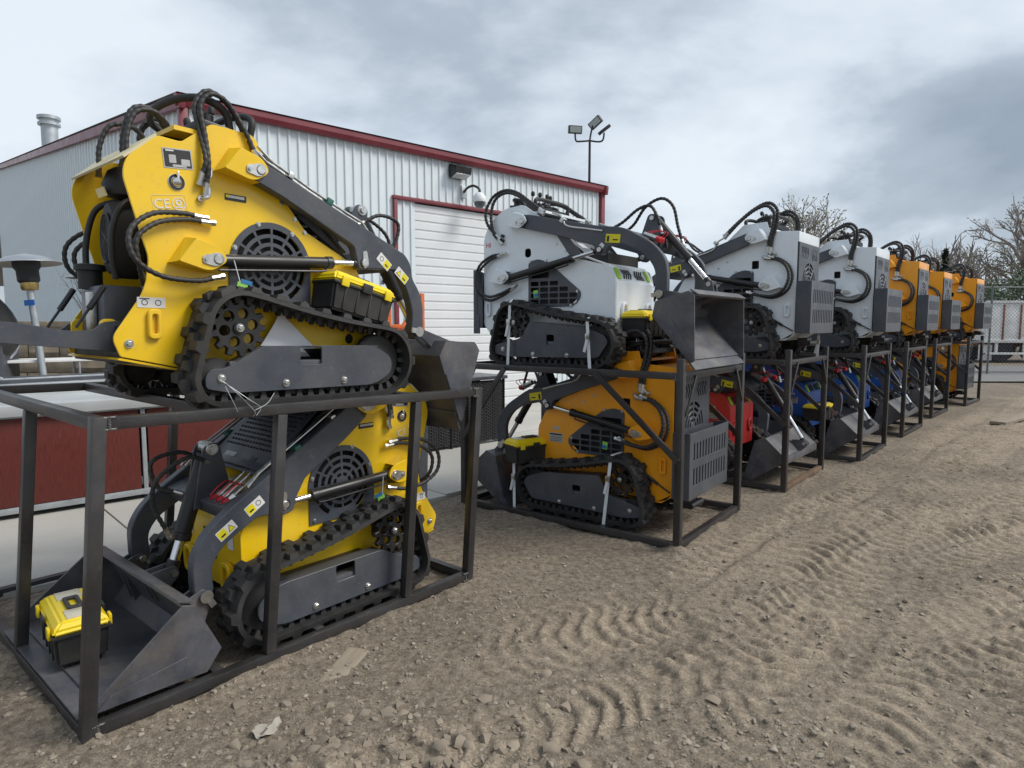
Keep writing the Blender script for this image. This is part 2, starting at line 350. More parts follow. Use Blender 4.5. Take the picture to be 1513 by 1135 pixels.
IDLER_ME = wheel_mesh(0.145, 0.05); ROLLER_ME = wheel_mesh(0.062, 0.06); SMALLIDLER_ME = wheel_mesh(0.088, 0.05)
BOLT_ME = MB().tube([(0, 0, 0), (0, 0.004, 0)], 0.019, 12).tube([(0, 0.004, 0), (0, 0.013, 0), (0, 0.015, 0)], [0.013, 0.013, 0.010], 6).mesh('bolt')
SMALLBOLT_ME = MB().tube([(0, 0, 0), (0, 0.003, 0)], 0.012, 10).tube([(0, 0.003, 0), (0, 0.009, 0)], 0.008, 6).mesh('bolt')
def place(name, me, m, parent, loc, rot=None, scale=None):
    o = mkobj(name, me, m, parent); o.location = loc
    if rot is not None: o.rotation_euler = rot
    if scale is not None: o.scale = scale
    return o
def bolt(parent, x, y, z, s, small=False, m='zinc'):
    return place('bolt', SMALLBOLT_ME if small else BOLT_ME, m, parent, (x, y, z), (0, 0, 0 if s > 0 else math.pi))

def undercarriage(root, yin, kind):
    """one track assembly on each side; yin = inner edge of the belt"""
    if kind == 'A':
        out = fillet([(-0.515, 0.135, 0.02), (-0.49, 0.165, 0.02), (-0.42, 0.168), (-0.24, 0.268), (0.40, 0.268, 0.06), (0.515, 0.20, 0.1), (0.515, 0.12, 0.1), (0.40, 0.055, 0.06), (-0.40, 0.055), (-0.515, 0.08, 0.02)], 0.02, 5)
        hole = rrect(-0.05, 0.175, 0.07, 0.262, 0.012)
    else:
        out = fillet([(-0.535, 0.16, 0.02), (-0.44, 0.18), (-0.25, 0.22, 0.05), (-0.17, 0.36, 0.03), (0.36, 0.315, 0.03), (0.53, 0.255, 0.03), (0.57, 0.20, 0.03), (0.48, 0.075, 0.03), (-0.40, 0.06), (-0.535, 0.085, 0.02)], 0.02, 5)
        hole = rrect(0.0, 0.165, 0.075, 0.25, 0.015)
    for s in (-1, 1):
        belt = mkobj('track', TRACK_ME, 'rubber', root)
        if s > 0: belt.location = (0, yin, 0)
        else: belt.scale = (1, -1, 1); belt.location = (0, -yin, 0)
        yc = yin + 0.10
        place('sprocket', SPROCKET_ME, 'black', root, (-0.345, s * (yc + 0.02), 0.35)); 
        hub = MB().lathe([(0.05, -0.05), (0.05, 0.02), (0.028, 0.03), (0.028, 0.045)], 18, axis='y').obj('hub', 'black', root); hub.location = (-0.345, s * yc, 0.35)
        if s < 0: hub.rotation_euler = (0, 0, math.pi)
        bolt(hub, 0, 0.045, 0, 1)
        place('idler', IDLER_ME, 'matte_black', root, (0.45, s * yc, 0.185)); place('rear_idler', SMALLIDLER_ME, 'matte_black', root, (-0.445, s * yc, 0.125))
        for x in (-0.28, -0.06, 0.16, 0.34): place('roller', ROLLER_ME, 'matte_black', root, (x, s * yc, 0.085))
        fr = plate('track_frame', out, 'charcoal', root, [hole], 0.012, s * (yin + 0.158), 0.002)
        inner = MB().box((0.02, s * (yin + 0.115), 0.155), (0.84, 0.07, 0.085), ch=0.006).obj('tensioner_housing', 'charcoal', fr)
        if kind == 'A': MB().prism([(-0.42, 0.168), (-0.24, 0.266), (0.43, 0.266), (0.43, 0.258), (-0.235, 0.258), (-0.41, 0.160)], s * (yin + 0.07), s * (yin + 0.153)).obj('top_flange', 'charcoal', fr)
        else: MB().prism([(-0.17, 0.357), (0.36, 0.312), (0.53, 0.252), (0.525, 0.244), (0.358, 0.304), (-0.17, 0.349)], s * (yin + 0.03), s * (yin + 0.153)).obj('top_flange', 'charcoal', fr)
        for bx, bz in ((-0.445, 0.125), (-0.13, 0.09), (0.2, 0.09)): bolt(fr, bx, s * (yin + 0.164), bz, s)
    MB().box((0.05, 0, 0.20), (0.5, 2 * yin + 0.06, 0.10)).box((-0.345, 0, 0.35), (0.10, 2 * yin + 0.06, 0.10)).obj('axle_beam', 'black', root)

def bucket(root, heel, ang, pin, width=1.0, pin_y=0.27, tilt_pin=None):
    """heel-centred profile: floor along +x, curved back; rotated by ang about y"""
    prof = [(0.47, 0.0), (0.05, 0.0), (-0.012, 0.085), (0.10, 0.31), (0.145, 0.325)]; t = 0.009
    off = [(0.47, t), (0.055, t), (0.0, 0.09), (0.108, 0.303), (0.148, 0.316)]
    mb = MB(); hw = width / 2
    n = len(prof); vs = [(x, y, z) for y in (-hw, hw) for x, z in prof] + [(x, y, z) for y in (-hw, hw) for x, z in off]
    fs = []
    for i in range(n - 1): fs.append((i, i + 1, n + i + 1, n + i)); fs.append((2 * n + i, 3 * n + i, 3 * n + i + 1, 2 * n + i + 1))
    fs.append((0, n, 3 * n, 2 * n)); fs.append((n - 1, 3 * n - 1, 4 * n - 1, 2 * n - 1))
    for a in (0, 1):
        for i in range(n - 1): fs.append((a * n + i, a * n + i + 1, 2 * n + a * n + i + 1, 2 * n + a * n + i))
    mb.add(vs, fs); b = mb.obj('bucket', 'bucket_grey', root, 20)
    b.location = (heel[0], 0, heel[1]); b.rotation_euler = (0, -R(ang), 0)
    for s in (-1, 1):
        plate('side_plate', [(0.49, -0.004), (0.05, -0.004), (-0.016, 0.085), (0.10, 0.315), (0.15, 0.328), (0.50, 0.03)], 'bucket_grey', b, (), 0.011, s * (hw + 0.0065), 0.0012)
        plate('wear_strip', [(0.49, 0.0), (0.17, 0.0), (0.14, 0.10), (0.44, 0.05)], 'bucket_grey', b, (), 0.006, s * (hw + 0.0155), 0.001)
    MB().box((0.485, 0, -0.006), (0.13, width + 0.012, 0.010), ch=0.002).obj('cutting_edge', 'bucket_grey', b)
    MB().box((0.128, 0, 0.333), (0.07, width - 0.02, 0.012), Matrix.Rotation(R(-17), 3, 'Y'), ch=0.003).obj('top_lip', 'bucket_grey', b)
    # mounting ears: from the pin (machine frame) to the back sheet
    ca, sa = math.cos(R(ang)), math.sin(R(ang)); dx, dz = pin[0] - heel[0], pin[1] - heel[1]; px, pz = ca * dx + sa * dz, -sa * dx + ca * dz
    q0, q1 = (0.02, 0.05), (0.088, 0.27)
    for s in (-1, 1):
        for d in (-0.032, 0.032):
            ear = fillet([(px - 0.028, pz - 0.028, 0.03), (q0[0], q0[1], 0.002), (q1[0], q1[1], 0.002), (px + 0.0, pz + 0.042, 0.03)], 0.01, 6)
            plate('mount_ear', ear, 'bucket_grey', b, (), 0.012, s * (pin_y + d), 0.0015)
        pn = MB().cyl((px, s * (pin_y - 0.055), pz), (px, s * (pin_y + 0.05), pz), 0.02, 14, 0.003).obj('pin', 'zinc', b)
        MB().cyl((px, s * (pin_y + 0.05), pz), (px, s * (pin_y + 0.057), pz), 0.03, 14).box((px - 0.02, s * (pin_y + 0.0535), pz - 0.03), (0.03, 0.006, 0.05), Matrix.Rotation(R(30), 3, 'Y')).obj('pin_plate', 'zinc', pn)
    if tilt_pin:
        dx, dz = tilt_pin[0] - heel[0], tilt_pin[1] - heel[1]; tx, tz = ca * dx + sa * dz, -sa * dx + ca * dz
        for d in (-0.035, 0.035): plate('mount_ear', fillet([(tx - 0.03, tz - 0.01, 0.03), (0.05, 0.16, 0.002), (0.115, 0.31, 0.002), (tx - 0.01, tz + 0.04, 0.03)], 0.01, 6), 'bucket_grey', b, (), 0.012, d, 0.0015)
        MB().cyl((tx, -0.05, tz), (tx, 0.05, tz), 0.018, 12).obj('pin', 'zinc', b)
    return b

def cylinder(root, a, b, r=0.028, frac=0.72, name='hydraulic_cylinder', rod_r=None, pipe=None):
    a, b = Vector(a), Vector(b); d = (b - a); L = d.length; d = d.normalized()
    mb = MB(); mb.cyl(a + d * 0.03, a + d * (L * frac), r, 16, 0.003); mb.cyl(a + d * (L * frac - 0.035), a + d * (L * frac + 0.006), r * 1.13, 16, 0.003)
    y = Vector((0, 0.028, 0)); mb.cyl(a - y, a + y, 0.032, 14, 0.003)
    c = mb.obj(name, 'black', root)
    rod = MB().cyl(a + d * (L * frac), b - d * 0.03, rod_r or r * 0.58, 14).obj('rod', 'chrome', c)
    MB().cyl(b - y, b + y, 0.03, 14, 0.003).cyl(b - d * 0.06, b - d * 0.02, r * 0.75, 12).obj('rod_eye', 'black', c)
    if pipe:
        s = pipe; o = Vector((0, 0, -1)) * (r + 0.016) + Vector((0, s * 0.012, 0)); p0 = a + d * 0.02 + o; p1 = a + d * (L * frac - 0.07) + o
        MB().tube(catmull([p0, p0 * 0.5 + p1 * 0.5, p1, p1 + d * 0.03 - o * 0.25, p1 + d * 0.012 - o * 0.85], 6), 0.006, 8).obj('pipe', 'black', c)
    return c

def pivot_boss(root, x, z, y0, s, m, dirx=-1, L=0.17):
    """welded box bracket that carries a pin proud of the side plate"""
    W = 0.085
    prof = fillet([(x + 0.052, z + 0.0, 0.05), (x + 0.012, z + 0.058, 0.05), (x + dirx * L * 0.55, z + 0.085, 0.01), (x + dirx * L, z - 0.02, 0.01), (x + dirx * 0.03, z - 0.058, 0.04)] if dirx < 0 else
                  [(x - 0.052, z, 0.05), (x - 0.03, z - 0.058, 0.04), (x + L, z - 0.02, 0.01), (x + L * 0.55, z + 0.085, 0.01), (x - 0.012, z + 0.058, 0.05)], 0.01, 6)
    face = plate('pivot_bracket', prof, m, root, (), 0.014, s * (y0 + W), 0.002)
    e = MB(); c = [(x + dirx * L, z - 0.02), (x + dirx * L * 0.55, z + 0.085)]; bx = [(x + dirx * (L + 0.012), z - 0.024), (x + dirx * (L * 0.57 + 0.008), z + 0.096)]
    f0, f1 = s * (y0 + W), s * y0; th = 0.008
    up = [(x + dirx * L * 0.55, z + 0.085), (x + 0.0, z + 0.058)]; lo = [(x + dirx * L, z - 0.02), (x + dirx * 0.0, z - 0.055)]
    def quad(p, q, p2, q2): e.add([(p[0], f0, p[1]), (q[0], f0, q[1]), (q2[0], f1, q2[1]), (p2[0], f1, p2[1])], [(0, 1, 2, 3), (3, 2, 1, 0)])
    quad(c[0], c[1], bx[0], bx[1]); quad(c[1], up[1], bx[1], (up[1][0], up[1][1] + 0.0)); quad(c[0], lo[1], bx[0], lo[1])
    w = mkobj('web', e.mesh('web', fix=False), m, face)
    pn = MB().cyl((x, s * (y0 + 0.0), z), (x, s * (y0 + W + 0.018), z), 0.021, 16, 0.003).obj('pin', 'zinc', face)
    kp = fillet([(x + 0.036, z, 0.035), (x + 0.01, z + 0.035, 0.03), (x - 0.07, z + 0.012, 0.012), (x - 0.07, z - 0.02, 0.012), (x - 0.005, z - 0.035, 0.03)], 0.02, 5)
    plate('keeper_plate', kp, 'zinc', face, [circ(x, z, 0.0225, 14)], 0.006, s * (y0 + W + 0.0105), 0.001); bolt(face, x - 0.055, s * (y0 + W + 0.013), z - 0.004, s, True, 'brass')
    return face

def lift_lug(root, x, z, y, s, m):
    out = fillet([(x - 0.028, z - 0.065), (x + 0.028, z - 0.065), (x + 0.028, z + 0.065), (x - 0.028, z + 0.065)], 0.028, 6); ho = fillet([(x - 0.011, z - 0.042), (x + 0.011, z - 0.042), (x + 0.011, z + 0.042), (x - 0.011, z + 0.042)], 0.012, 5)
    return plate('lifting_lug', out, m, root, [ho], 0.022, s * (y + 0.011), 0.004)

def console(root, x, z, hw, k=1.0):
    """levers, rubber boots, dials and the padded hand bar on the operator console"""
    cb = MB().box((x, 0, z), (0.26, 2 * hw, 0.04), Matrix.Rotation(R(6), 3, 'Y'), 0.006).obj('console', 'black', root)
    for y, dx in ((-0.13, 0.0), (-0.05, 0.02), (0.06, 0.02), (0.14, 0.0)):
        lv = MB().lathe([(0.036, 0.015), (0.036, 0.03), (0.026, 0.036), (0.030, 0.044), (0.020, 0.052), (0.022, 0.06), (0.010, 0.072)], 14, (x + dx, y, z)).obj('lever_boot', 'matte_black', cb)
        MB().tube([(x + dx, y, z + 0.06), (x + dx + 0.012, y, z + 0.125)], 0.006, 8).obj('lever', 'zinc', lv)
        MB().lathe([(0.004, 0.115), (0.016, 0.122), (0.019, 0.14), (0.014, 0.155), (0.004, 0.16)], 12, (x + dx + 0.012, y, z)).obj('knob', 'matte_black', lv)
    for y in (-hw + 0.05, hw - 0.05):
        MB().lathe([(0.034, 0.0), (0.034, 0.05), (0.030, 0.055), (0.027, 0.05)], 16, (x - 0.08, y, z + 0.012)).obj('gauge', 'black', cb)
    P = catmull([(x + 0.02, -hw + 0.02, z + 0.01), (x - 0.01, -hw + 0.01, z + 0.09 * k), (x - 0.10, -hw + 0.03, z + 0.13 * k), (x - 0.16, -hw * 0.4, z + 0.145 * k), (x - 0.16, hw * 0.4, z + 0.145 * k), (x - 0.10, hw - 0.03, z + 0.13 * k), (x - 0.01, hw - 0.01, z + 0.09 * k), (x + 0.02, hw - 0.02, z + 0.01)], 8)
    MB().tube(P, 0.018, 10).obj('hand_bar', 'matte_black', root, 60)
    P = catmull([(x + 0.12, -hw + 0.03, z), (x + 0.13, -hw + 0.03, z + 0.09 * k), (x + 0.11, -hw * 0.5, z + 0.125 * k), (x + 0.11, hw * 0.5, z + 0.125 * k), (x + 0.13, hw - 0.03, z + 0.09 * k), (x + 0.12, hw - 0.03, z)], 8)
    MB().tube(P, 0.017, 10).obj('hand_bar', 'matte_black', root, 60)
    return cb

def decal(parent, x0, z0, x1, z1, y, s, m='decal_white', name='decal', rot=0.0, t=0.0016):
    cx, cz = (x0 + x1) / 2, (z0 + z1) / 2; pts = rrect(x0 - cx, z0 - cz, x1 - cx, z1 - cz, 0.004); c, n = math.cos(R(rot)), math.sin(R(rot))
    return plate(name, [(cx + a * c - b * n, cz + a * n + b * c) for a, b in pts], m, parent, (), t, s * y, 0.0002)
def side_text(parent, body, size, x, z, y, s, m, rot=0.0, name='lettering'):
    # readable from the outside of the side with normal s*y
    M = Matrix.Translation((x, s * y, z)) @ Matrix.Rotation(R(rot), 4, 'Y') @ (Matrix.Rotation(R(90), 4, 'X') if s < 0 else Matrix.Rotation(R(180), 4, 'Z') @ Matrix.Rotation(R(90), 4, 'X'))
    return mkobj(name, text_mesh(body, size, M, 0.0006), m, parent)

# ---------------------------------------------------------------- machine A: yellow stand-on loader with the round grille
def loader_a(name, arm_rot=0.0, bucket_pose=((0.95, 0.2), -64), bw=1.02, tower=(0.56, 1.015), folded=False, low=False):
    root = empty(name); HW = 0.33; YIN = 0.345
    undercarriage(root, YIN, 'A')
    prof = fillet([(-0.79, 0.22, 0.01), (-0.54, 0.165, 0.01), (0.42, 0.165, 0.01), (0.50, 0.24, 0.01), (0.50, 0.50, 0.02), (0.40, 0.70, 0.02), (0.10, 0.845, 0.02), (-0.12, 1.10, 0.03), (-0.165, 1.25, 0.03), (-0.20, 1.272, 0.01), (-0.385, 1.275, 0.02), (-0.52, 1.165, 0.015), (-0.62, 1.170, 0.02), (-0.745, 1.055, 0.06), (-0.762, 0.98, 0.05), (-0.69, 0.72, 0.06), (-0.665, 0.64, 0.05), (-0.69, 0.50, 0.05), (-0.82, 0.30, 0.03)], 0.02, 5)
    gc = (-0.10, 0.655)
    gout = [(gc[0] - 0.215, gc[1] - 0.185), (gc[0] - 0.17, gc[1] - 0.195), (gc[0] + 0.215, gc[1] - 0.195), (gc[0] + 0.215, gc[1] - 0.01)] + circ(gc[0], gc[1], 0.215, 24, 5, 175) + [(gc[0] - 0.22, gc[1] - 0.05)]
    gh = []
    for r0, r1 in ((0.042, 0.060), (0.078, 0.098), (0.117, 0.139), (0.158, 0.184)):
        for a in range(0, 360, 30 if r0 > 0.11 else 45):
            st = 30 if r0 > 0.11 else 45; sl = arcslot(gc[0], gc[1], r0, r1, a + 3.5 * 0.1 / r0, a + st - 3.5 * 0.1 / r0, 5)
            if min(q[1] for q in sl) > gc[1] - 0.175: gh.append(sl)
    for s in (-1, 1):
        hole = circ(gc[0], gc[1], 0.188, 28)
        slot = fillet([(0.28, 0.40), (0.315, 0.40), (0.315, 0.52), (0.28, 0.52)], 0.016, 4)
        win = rrect(-0.03, 0.905, 0.035, 0.97, 0.004)
        sp = plate('side_plate', prof, 'yellow', root, [hole, slot, circ(0.36, 0.30, 0.028, 14)], 0.010, s * HW, 0.0018)
        g = plate('grille', gout, 'charcoal', root, gh, 0.006, s * (HW + 0.0095), 0.001)
        for bx, bz in ((gc[0] - 0.19, gc[1] + 0.075), (gc[0] - 0.07, gc[1] + 0.198), (gc[0] + 0.11, gc[1] + 0.172), (gc[0] + 0.19, gc[1] + 0.06), (gc[0] - 0.185, gc[1] - 0.172), (gc[0] + 0.185, gc[1] - 0.172)): bolt(g, bx, s * (HW + 0.0125), bz, s, True)
        for bx, bz in ((-0.04, 0.995), (0.03, 0.925), (0.085, 0.865), (-0.09, 1.045)): bolt(sp, bx + 0.0, s * (HW + 0.005), bz - 0.02, s, True, 'brass')
        pivot_boss(root, -0.20, 1.09, HW + 0.005, s, 'yellow'); pivot_boss(root, -0.41, 0.655, HW + 0.005, s, 'yellow')
        lift_lug(root, -0.655, 0.36, HW + 0.005, s, 'yellow')
        bolt(sp, -0.755, s * (HW + 0.005), 0.275, s)
        # plates, stickers and switch on the side
        d = decal(sp, -0.60, 1.045, -0.475, 1.13, HW + 0.0062, s, 'decal_silver', 'rating_plate', 6)
        decal(d, -0.595, 1.05, -0.48, 1.125, HW + 0.0072, s, 'decal_black', 'print', 6); decal(d, -0.575, 1.065, -0.545, 1.10, HW + 0.008, s, 'decal_silver', 'print', 6); decal(d, -0.523, 1.062, -0.485, 1.09, HW + 0.008, s, 'decal_silver', 'print', 6); decal(d, -0.56, 1.052, -0.50, 1.062, HW + 0.008, s, 'decal_silver', 'print', 6); decal(d, -0.59, 1.113, -0.555, 1.119, HW + 0.008, s, 'decal_white', 'print', 6)
        sw = MB().lathe([(0.036, 0), (0.036, 0.003), (0.029, 0.004)], 20, axis='y').lathe([(0.022, 0.003), (0.021, 0.012), (0.014, 0.02), (0.004, 0.024)], 16, axis='y').box((0.0, 0.018, 0.02), (0.010, 0.012, 0.05), ch=0.003).obj('isolator_switch', 'chrome', sp)
        sw.location = (-0.545, s * (HW + 0.005), 0.985); sw.rotation_euler = (0, 0, 0 if s > 0 else math.pi)
        rg = plate('switch_ring', circ(-0.545, 0.985, 0.034, 24), 'black', sp, [circ(-0.545, 0.985, 0.024, 20)], 0.006, s * (HW + 0.0085), 0.0005)
        ce = plate('ce_sticker', rrect(-0.072, -0.04, 0.072, 0.04, 0.004), 'decal_line', sp, [rrect(-0.0695, -0.0375, 0.0695, 0.0375, 0.003)], 0.001, 0.0, 0.0001); ce.location = (-0.575, s * (HW + 0.0058), 0.885); ce.rotation_euler = (0, R(-s * -9), 0)
        side_text(ce, 'CE', 0.058, -0.033 if s < 0 else 0.033, 0.0, 0.0005, s, 'decal_white'); rcx = 0.038 if s < 0 else -0.038
        plate('round_mark', circ(rcx, 0, 0.028, 24), 'decal_white', ce, [circ(rcx, 0, 0.0245, 24)], 0.001, s * 0.0005, 0.0001); plate('round_mark', circ(rcx, 0.006, 0.013, 16), 'decal_white', ce, [circ(rcx, 0.006, 0.007, 12)], 0.001, s * 0.0005, 0.0001); plate('round_mark', rect(rcx - 0.016, -0.016, rcx + 0.016, -0.011), 'decal_white', ce, (), 0.001, s * 0.0005, 0.0001)
        d = decal(sp, -0.33, 0.945, -0.225, 0.975, HW + 0.0062, s, 'decal_black', 'label_strip', 0); decal(d, -0.322, 0.957, -0.235, 0.970, HW + 0.0072, s, 'decal_silver', 'print'); decal(d, -0.326, 0.958, -0.310, 0.970, HW + 0.008, s, 'decal_yellow', 'print')
        d = decal(sp, -0.72, 0.43, -0.605, 0.475, HW + 0.0062, s, 'decal_white', 'warning_sticker'); plate('print', circ(-0.69, 0.453, 0.013, 14), 'decal_black', d, [circ(-0.69, 0.453, 0.010, 14)], 0.001, s * (HW + 0.0074), 0.0001); plate('print', circ(-0.635, 0.453, 0.013, 14), 'decal_black', d, [circ(-0.635, 0.453, 0.010, 14)], 0.001, s * (HW + 0.0074), 0.0001); plate('print', rect(-0.71, 0.467, -0.67, 0.471), 'decal_black', d, (), 0.001, s * (HW + 0.0074), 0.0001)
        # pressure hoses
        y = s * (HW + 0.03)
        hose([(-0.465, y, 0.845), (-0.53, y, 0.85), (-0.67, y * 1.08, 0.825), (-0.765, y * 1.14, 0.74), (-0.755, y * 1.17, 0.63), (-0.65, y * 1.15, 0.565), (-0.50, y * 1.15, 0.555), (-0.415, y * 1.12, 0.575)], root)
        hose([(-0.435, y, 0.825), (-0.52, y, 0.825), (-0.65, y * 1.06, 0.79), (-0.735, y * 1.09, 0.71), (-0.72, y * 1.05, 0.60), (-0.67, y * 0.8, 0.52)], root)
        hose([(-0.425, y, 0.985), (-0.418, y * 1.03, 1.08), (-0.425, y, 1.20), (-0.435, y * 0.95, 1.34), (-0.385, y * 0.95, 1.405), (-0.31, y * 0.95, 1.385), (-0.235, y * 0.97, 1.28), (-0.19, y * 1.0, 1.18)], root)
        hose([(-0.445, y, 1.03), (-0.43, y * 1.03, 1.10), (-0.44, y * 0.95, 1.22), (-0.45, y * 0.88, 1.34), (-0.39, y * 0.86, 1.425), (-0.30, y * 0.87, 1.39), (-0.225, y * 0.9, 1.27), (-0.175, y * 0.95, 1.17)], root)
        for x, z in ((-0.425, 0.93), (-0.415, 1.02)): MB().tube(catmull([(x - 0.02, s * (HW + 0.004), z), (x - 0.012, s * (HW + 0.03), z), (x + 0.008, s * (HW + 0.034), z + 0.012), (x + 0.01, s * (HW + 0.034), z + 0.05)], 5), 0.008, 8).tube([(x - 0.02, s * (HW + 0.004), z), (x - 0.02, s * (HW + 0.02), z)], 0.015, 6).obj('elbow', 'zinc', root)
        # rigid pipes with green clips along the arm
    # hull between the plates
    hull = MB()
    hull.box((-0.17, 0, 0.27), (1.20, 2 * HW - 0.012, 0.16)); hull.box((0.0, 0, 0.50), (0.62, 2 * HW - 0.10, 0.34)); hull.box((-0.12, 0, 0.70), (0.46, 2 * HW - 0.16, 0.44))
    hull.obj('engine_bay', 'matte_black', root)
    MB().prism([(0.488, 0.19), (0.498, 0.19), (0.498, 0.52), (0.405, 0.705), (0.10, 0.852), (0.098, 0.842), (0.398, 0.697), (0.488, 0.516)], -HW + 0.0055, HW - 0.0055).obj('front_panel', 'yellow', root, 20)
    MB().box((-0.345, 0, 1.225), (0.40, 2 * HW - 0.012, 0.02)).box((-0.35, 0, 1.0), (0.012, 2 * HW - 0.012, 0.44)).obj('console_floor', 'yellow', root)
    MB().prism([(-0.62, 1.168), (-0.75, 1.05), (-0.758, 1.056), (-0.625, 1.178)], -HW - 0.004, HW + 0.004).obj('rear_hood', 'cream', root)
    MB().prism([(-0.79, 0.215), (-0.54, 0.16), (-0.54, 0.152), (-0.80, 0.207)], -HW, HW).obj('belly_plate', 'yellow', root)
    # slotted hood over the engine
    hl = math.hypot(0.50, 0.50); hh = []
    for r in range(15):
        for k in range(16):
            u = 0.07 + r * 0.030; v = -0.255 + k * 0.033 + (0.016 if r % 2 else 0.0)
            if v + 0.012 < 0.275: hh.append(rrect(u - 0.0065, v - 0.0115, u + 0.0065, v + 0.0115, 0.004))
    hm = plate_mesh(rrect(0.0, -0.305, 0.64, 0.305, 0.01), hh, 0.008, 0, 0.001, 'xy')
    hood = mkobj('hood', hm, 'charcoal', root); hood.location = (-0.115, 0, 1.20); hood.rotation_euler = (0, R(42), 0)
    MB().box((0.60, 0, 0.012), (0.04, 0.54, 0.02), ch=0.003).obj('hood_hinge', 'charcoal', hood)
    for y, m in ((-0.16, 'decal_white'), (-0.10, 'decal_white'), (0.12, 'decal_black')): MB().box((0.57, y, 0.0055), (0.05, 0.055, 0.0015)).obj('sticker', m, hood)
    MB().box((0.30, 0, -0.05), (0.50, 0.58, 0.02)).obj('hood_lining', 'matte_black', hood)
    # slotted side cheeks between hood and side plate
    for s in (-1, 1):
        ch_ = [(-0.13, 1.19), (-0.06, 1.11), (0.40, 0.715), (0.10, 0.83), (-0.13, 1.08)]; ck = []
        for r in range(5):
            for k in range(2): x, z = 0.0 + r * 0.055, 0.98 - r * 0.048 - k * 0.035; ck.append(rrect(x - 0.014, z - 0.005, x + 0.014, z + 0.005, 0.003))
        plate('hood_cheek', ch_, 'charcoal', root, ck, 0.006, s * (HW - 0.03), 0.001)
    # front: lugs, badge, couplers
    for s in (-1, 1):
        l = plate('tow_lug', fillet([(-0.05, -0.075), (0.05, -0.075), (0.05, 0.075), (-0.05, 0.075)], 0.05, 6), 'yellow', root, [fillet([(-0.022, -0.05), (0.022, -0.05), (0.022, 0.05), (-0.022, 0.05)], 0.024, 5)], 0.03, 0.0, 0.004, 'yz'); l.location = (0.52, s * 0.215, 0.27)
        MB().box((0.501, s * 0.23, 0.445), (0.002, 0.06, 0.07)).obj('sticker', 'decal_white', root)
    bd = MB().box((0.502, 0, 0.40), (0.004, 0.13, 0.15), ch=0.001).obj('badge', 'decal_black', root)
    MB().box((0.505, 0, 0.462), (0.002, 0.11, 0.006)).box((0.505, 0, 0.34), (0.002, 0.11, 0.004)).obj('badge_line', 'decal_line', bd)
    bl = MB(); bl.add([(0.5055, -0.030, 0.40), (0.5055, -0.012, 0.435), (0.5055, 0.004, 0.415), (0.5055, 0.022, 0.447), (0.5055, 0.034, 0.40)], [(0, 4, 3, 2, 1)]); bl.obj('badge_mark', 'decal_line', bd)
    console(root, -0.30, 1.262, HW - 0.01)
    for y, k in ((-0.13, 0.0), (-0.09, 0.02), (0.16, 0.0)): hose([(-0.46, y + 0.02, 1.22), (-0.50, y, 1.29), (-0.56, y * 1.1, 1.325 + k), (-0.635, y * 1.15, 1.30 + k), (-0.675, y * 1.2, 1.20), (-0.68, y * 1.2, 1.10)], root, 0.0115)
    MB().box((-0.49, 0.0, 1.19), (0.10, 0.38, 0.07), ch=0.01).obj('valve_block', 'black', root)
    # rear: cooling shroud with fan guard, battery box, filler hose, foot platform
    sh = MB().lathe([(0.10, 0.0), (0.17, 0.0), (0.195, -0.02), (0.195, -0.10), (0.17, -0.14)], 28, axis='x').obj('fan_shroud', 'matte_black', root); sh.location = (-0.575, 0.0, 0.75); sh.scale = (1, 0.50, 0.92)
    fg = MB()
    for k in range(8): a = R(45 * k + 22); fg.tube([(0.006, 0, 0), (0.008, 0.12 * math.cos(a), 0.12 * math.sin(a))], 0.0032, 5)
    for r in [0.012 * q for q in range(2, 11)]: fg.tube([(0.007, r * math.cos(R(q * 15)), r * math.sin(R(q * 15))) for q in range(25)], 0.0022 if r < 0.11 else 0.006, 5, False)
    f = fg.obj('fan_guard', 'tube_steel', sh); f.location = (-0.155, 0, 0)
    MB().lathe([(0.02, 0), (0.075, 0.02), (0.085, 0.07), (0.06, 0.13), (0.03, 0.15)], 16, (-0.64, 0.02, 0.93)).obj('air_filter', 'matte_black', root)
    MB().box((-0.728, 0.02, 0.955), (0.006, 0.10, 0.04), Matrix.Rotation(R(-18), 3, 'Y')).obj('sticker', 'decal_line', root)
    MB().box((-0.70, 0.02, 0.42), (0.16, 0.30, 0.22), ch=0.008).obj('battery_box', 'charcoal', root)
    MB().box((-0.80, -0.03, 0.40), (0.03, 0.05, 0.20), ch=0.004).obj('latch', 'zinc', root)
    MB().lathe([(0.05, -0.08), (0.05, 0.0), (0.065, 0.005), (0.065, 0.03), (0.04, 0.035)], 16, (-0.76, 0.10, 0.60)).obj('filler_neck', 'matte_black', root)
    hose([(-0.60, -0.06, 0.93), (-0.68, -0.10, 0.90), (-0.73, -0.12, 0.80), (-0.74, -0.12, 0.68), (-0.72, -0.10, 0.56)], root, 0.013, wrap=False, ends=False)
    hose([(-0.62, 0.14, 0.95), (-0.70, 0.19, 0.90), (-0.74, 0.20, 0.76), (-0.75, 0.18, 0.62), (-0.74, 0.13, 0.54)], root, 0.014, wrap=False, ends=False)
    fp = MB().prism([(-0.80, 0.27), (-1.40, 0.315), (-1.40, 0.323), (-0.80, 0.28)], -0.21, 0.21).obj('foot_platform', 'steel_plate', root)
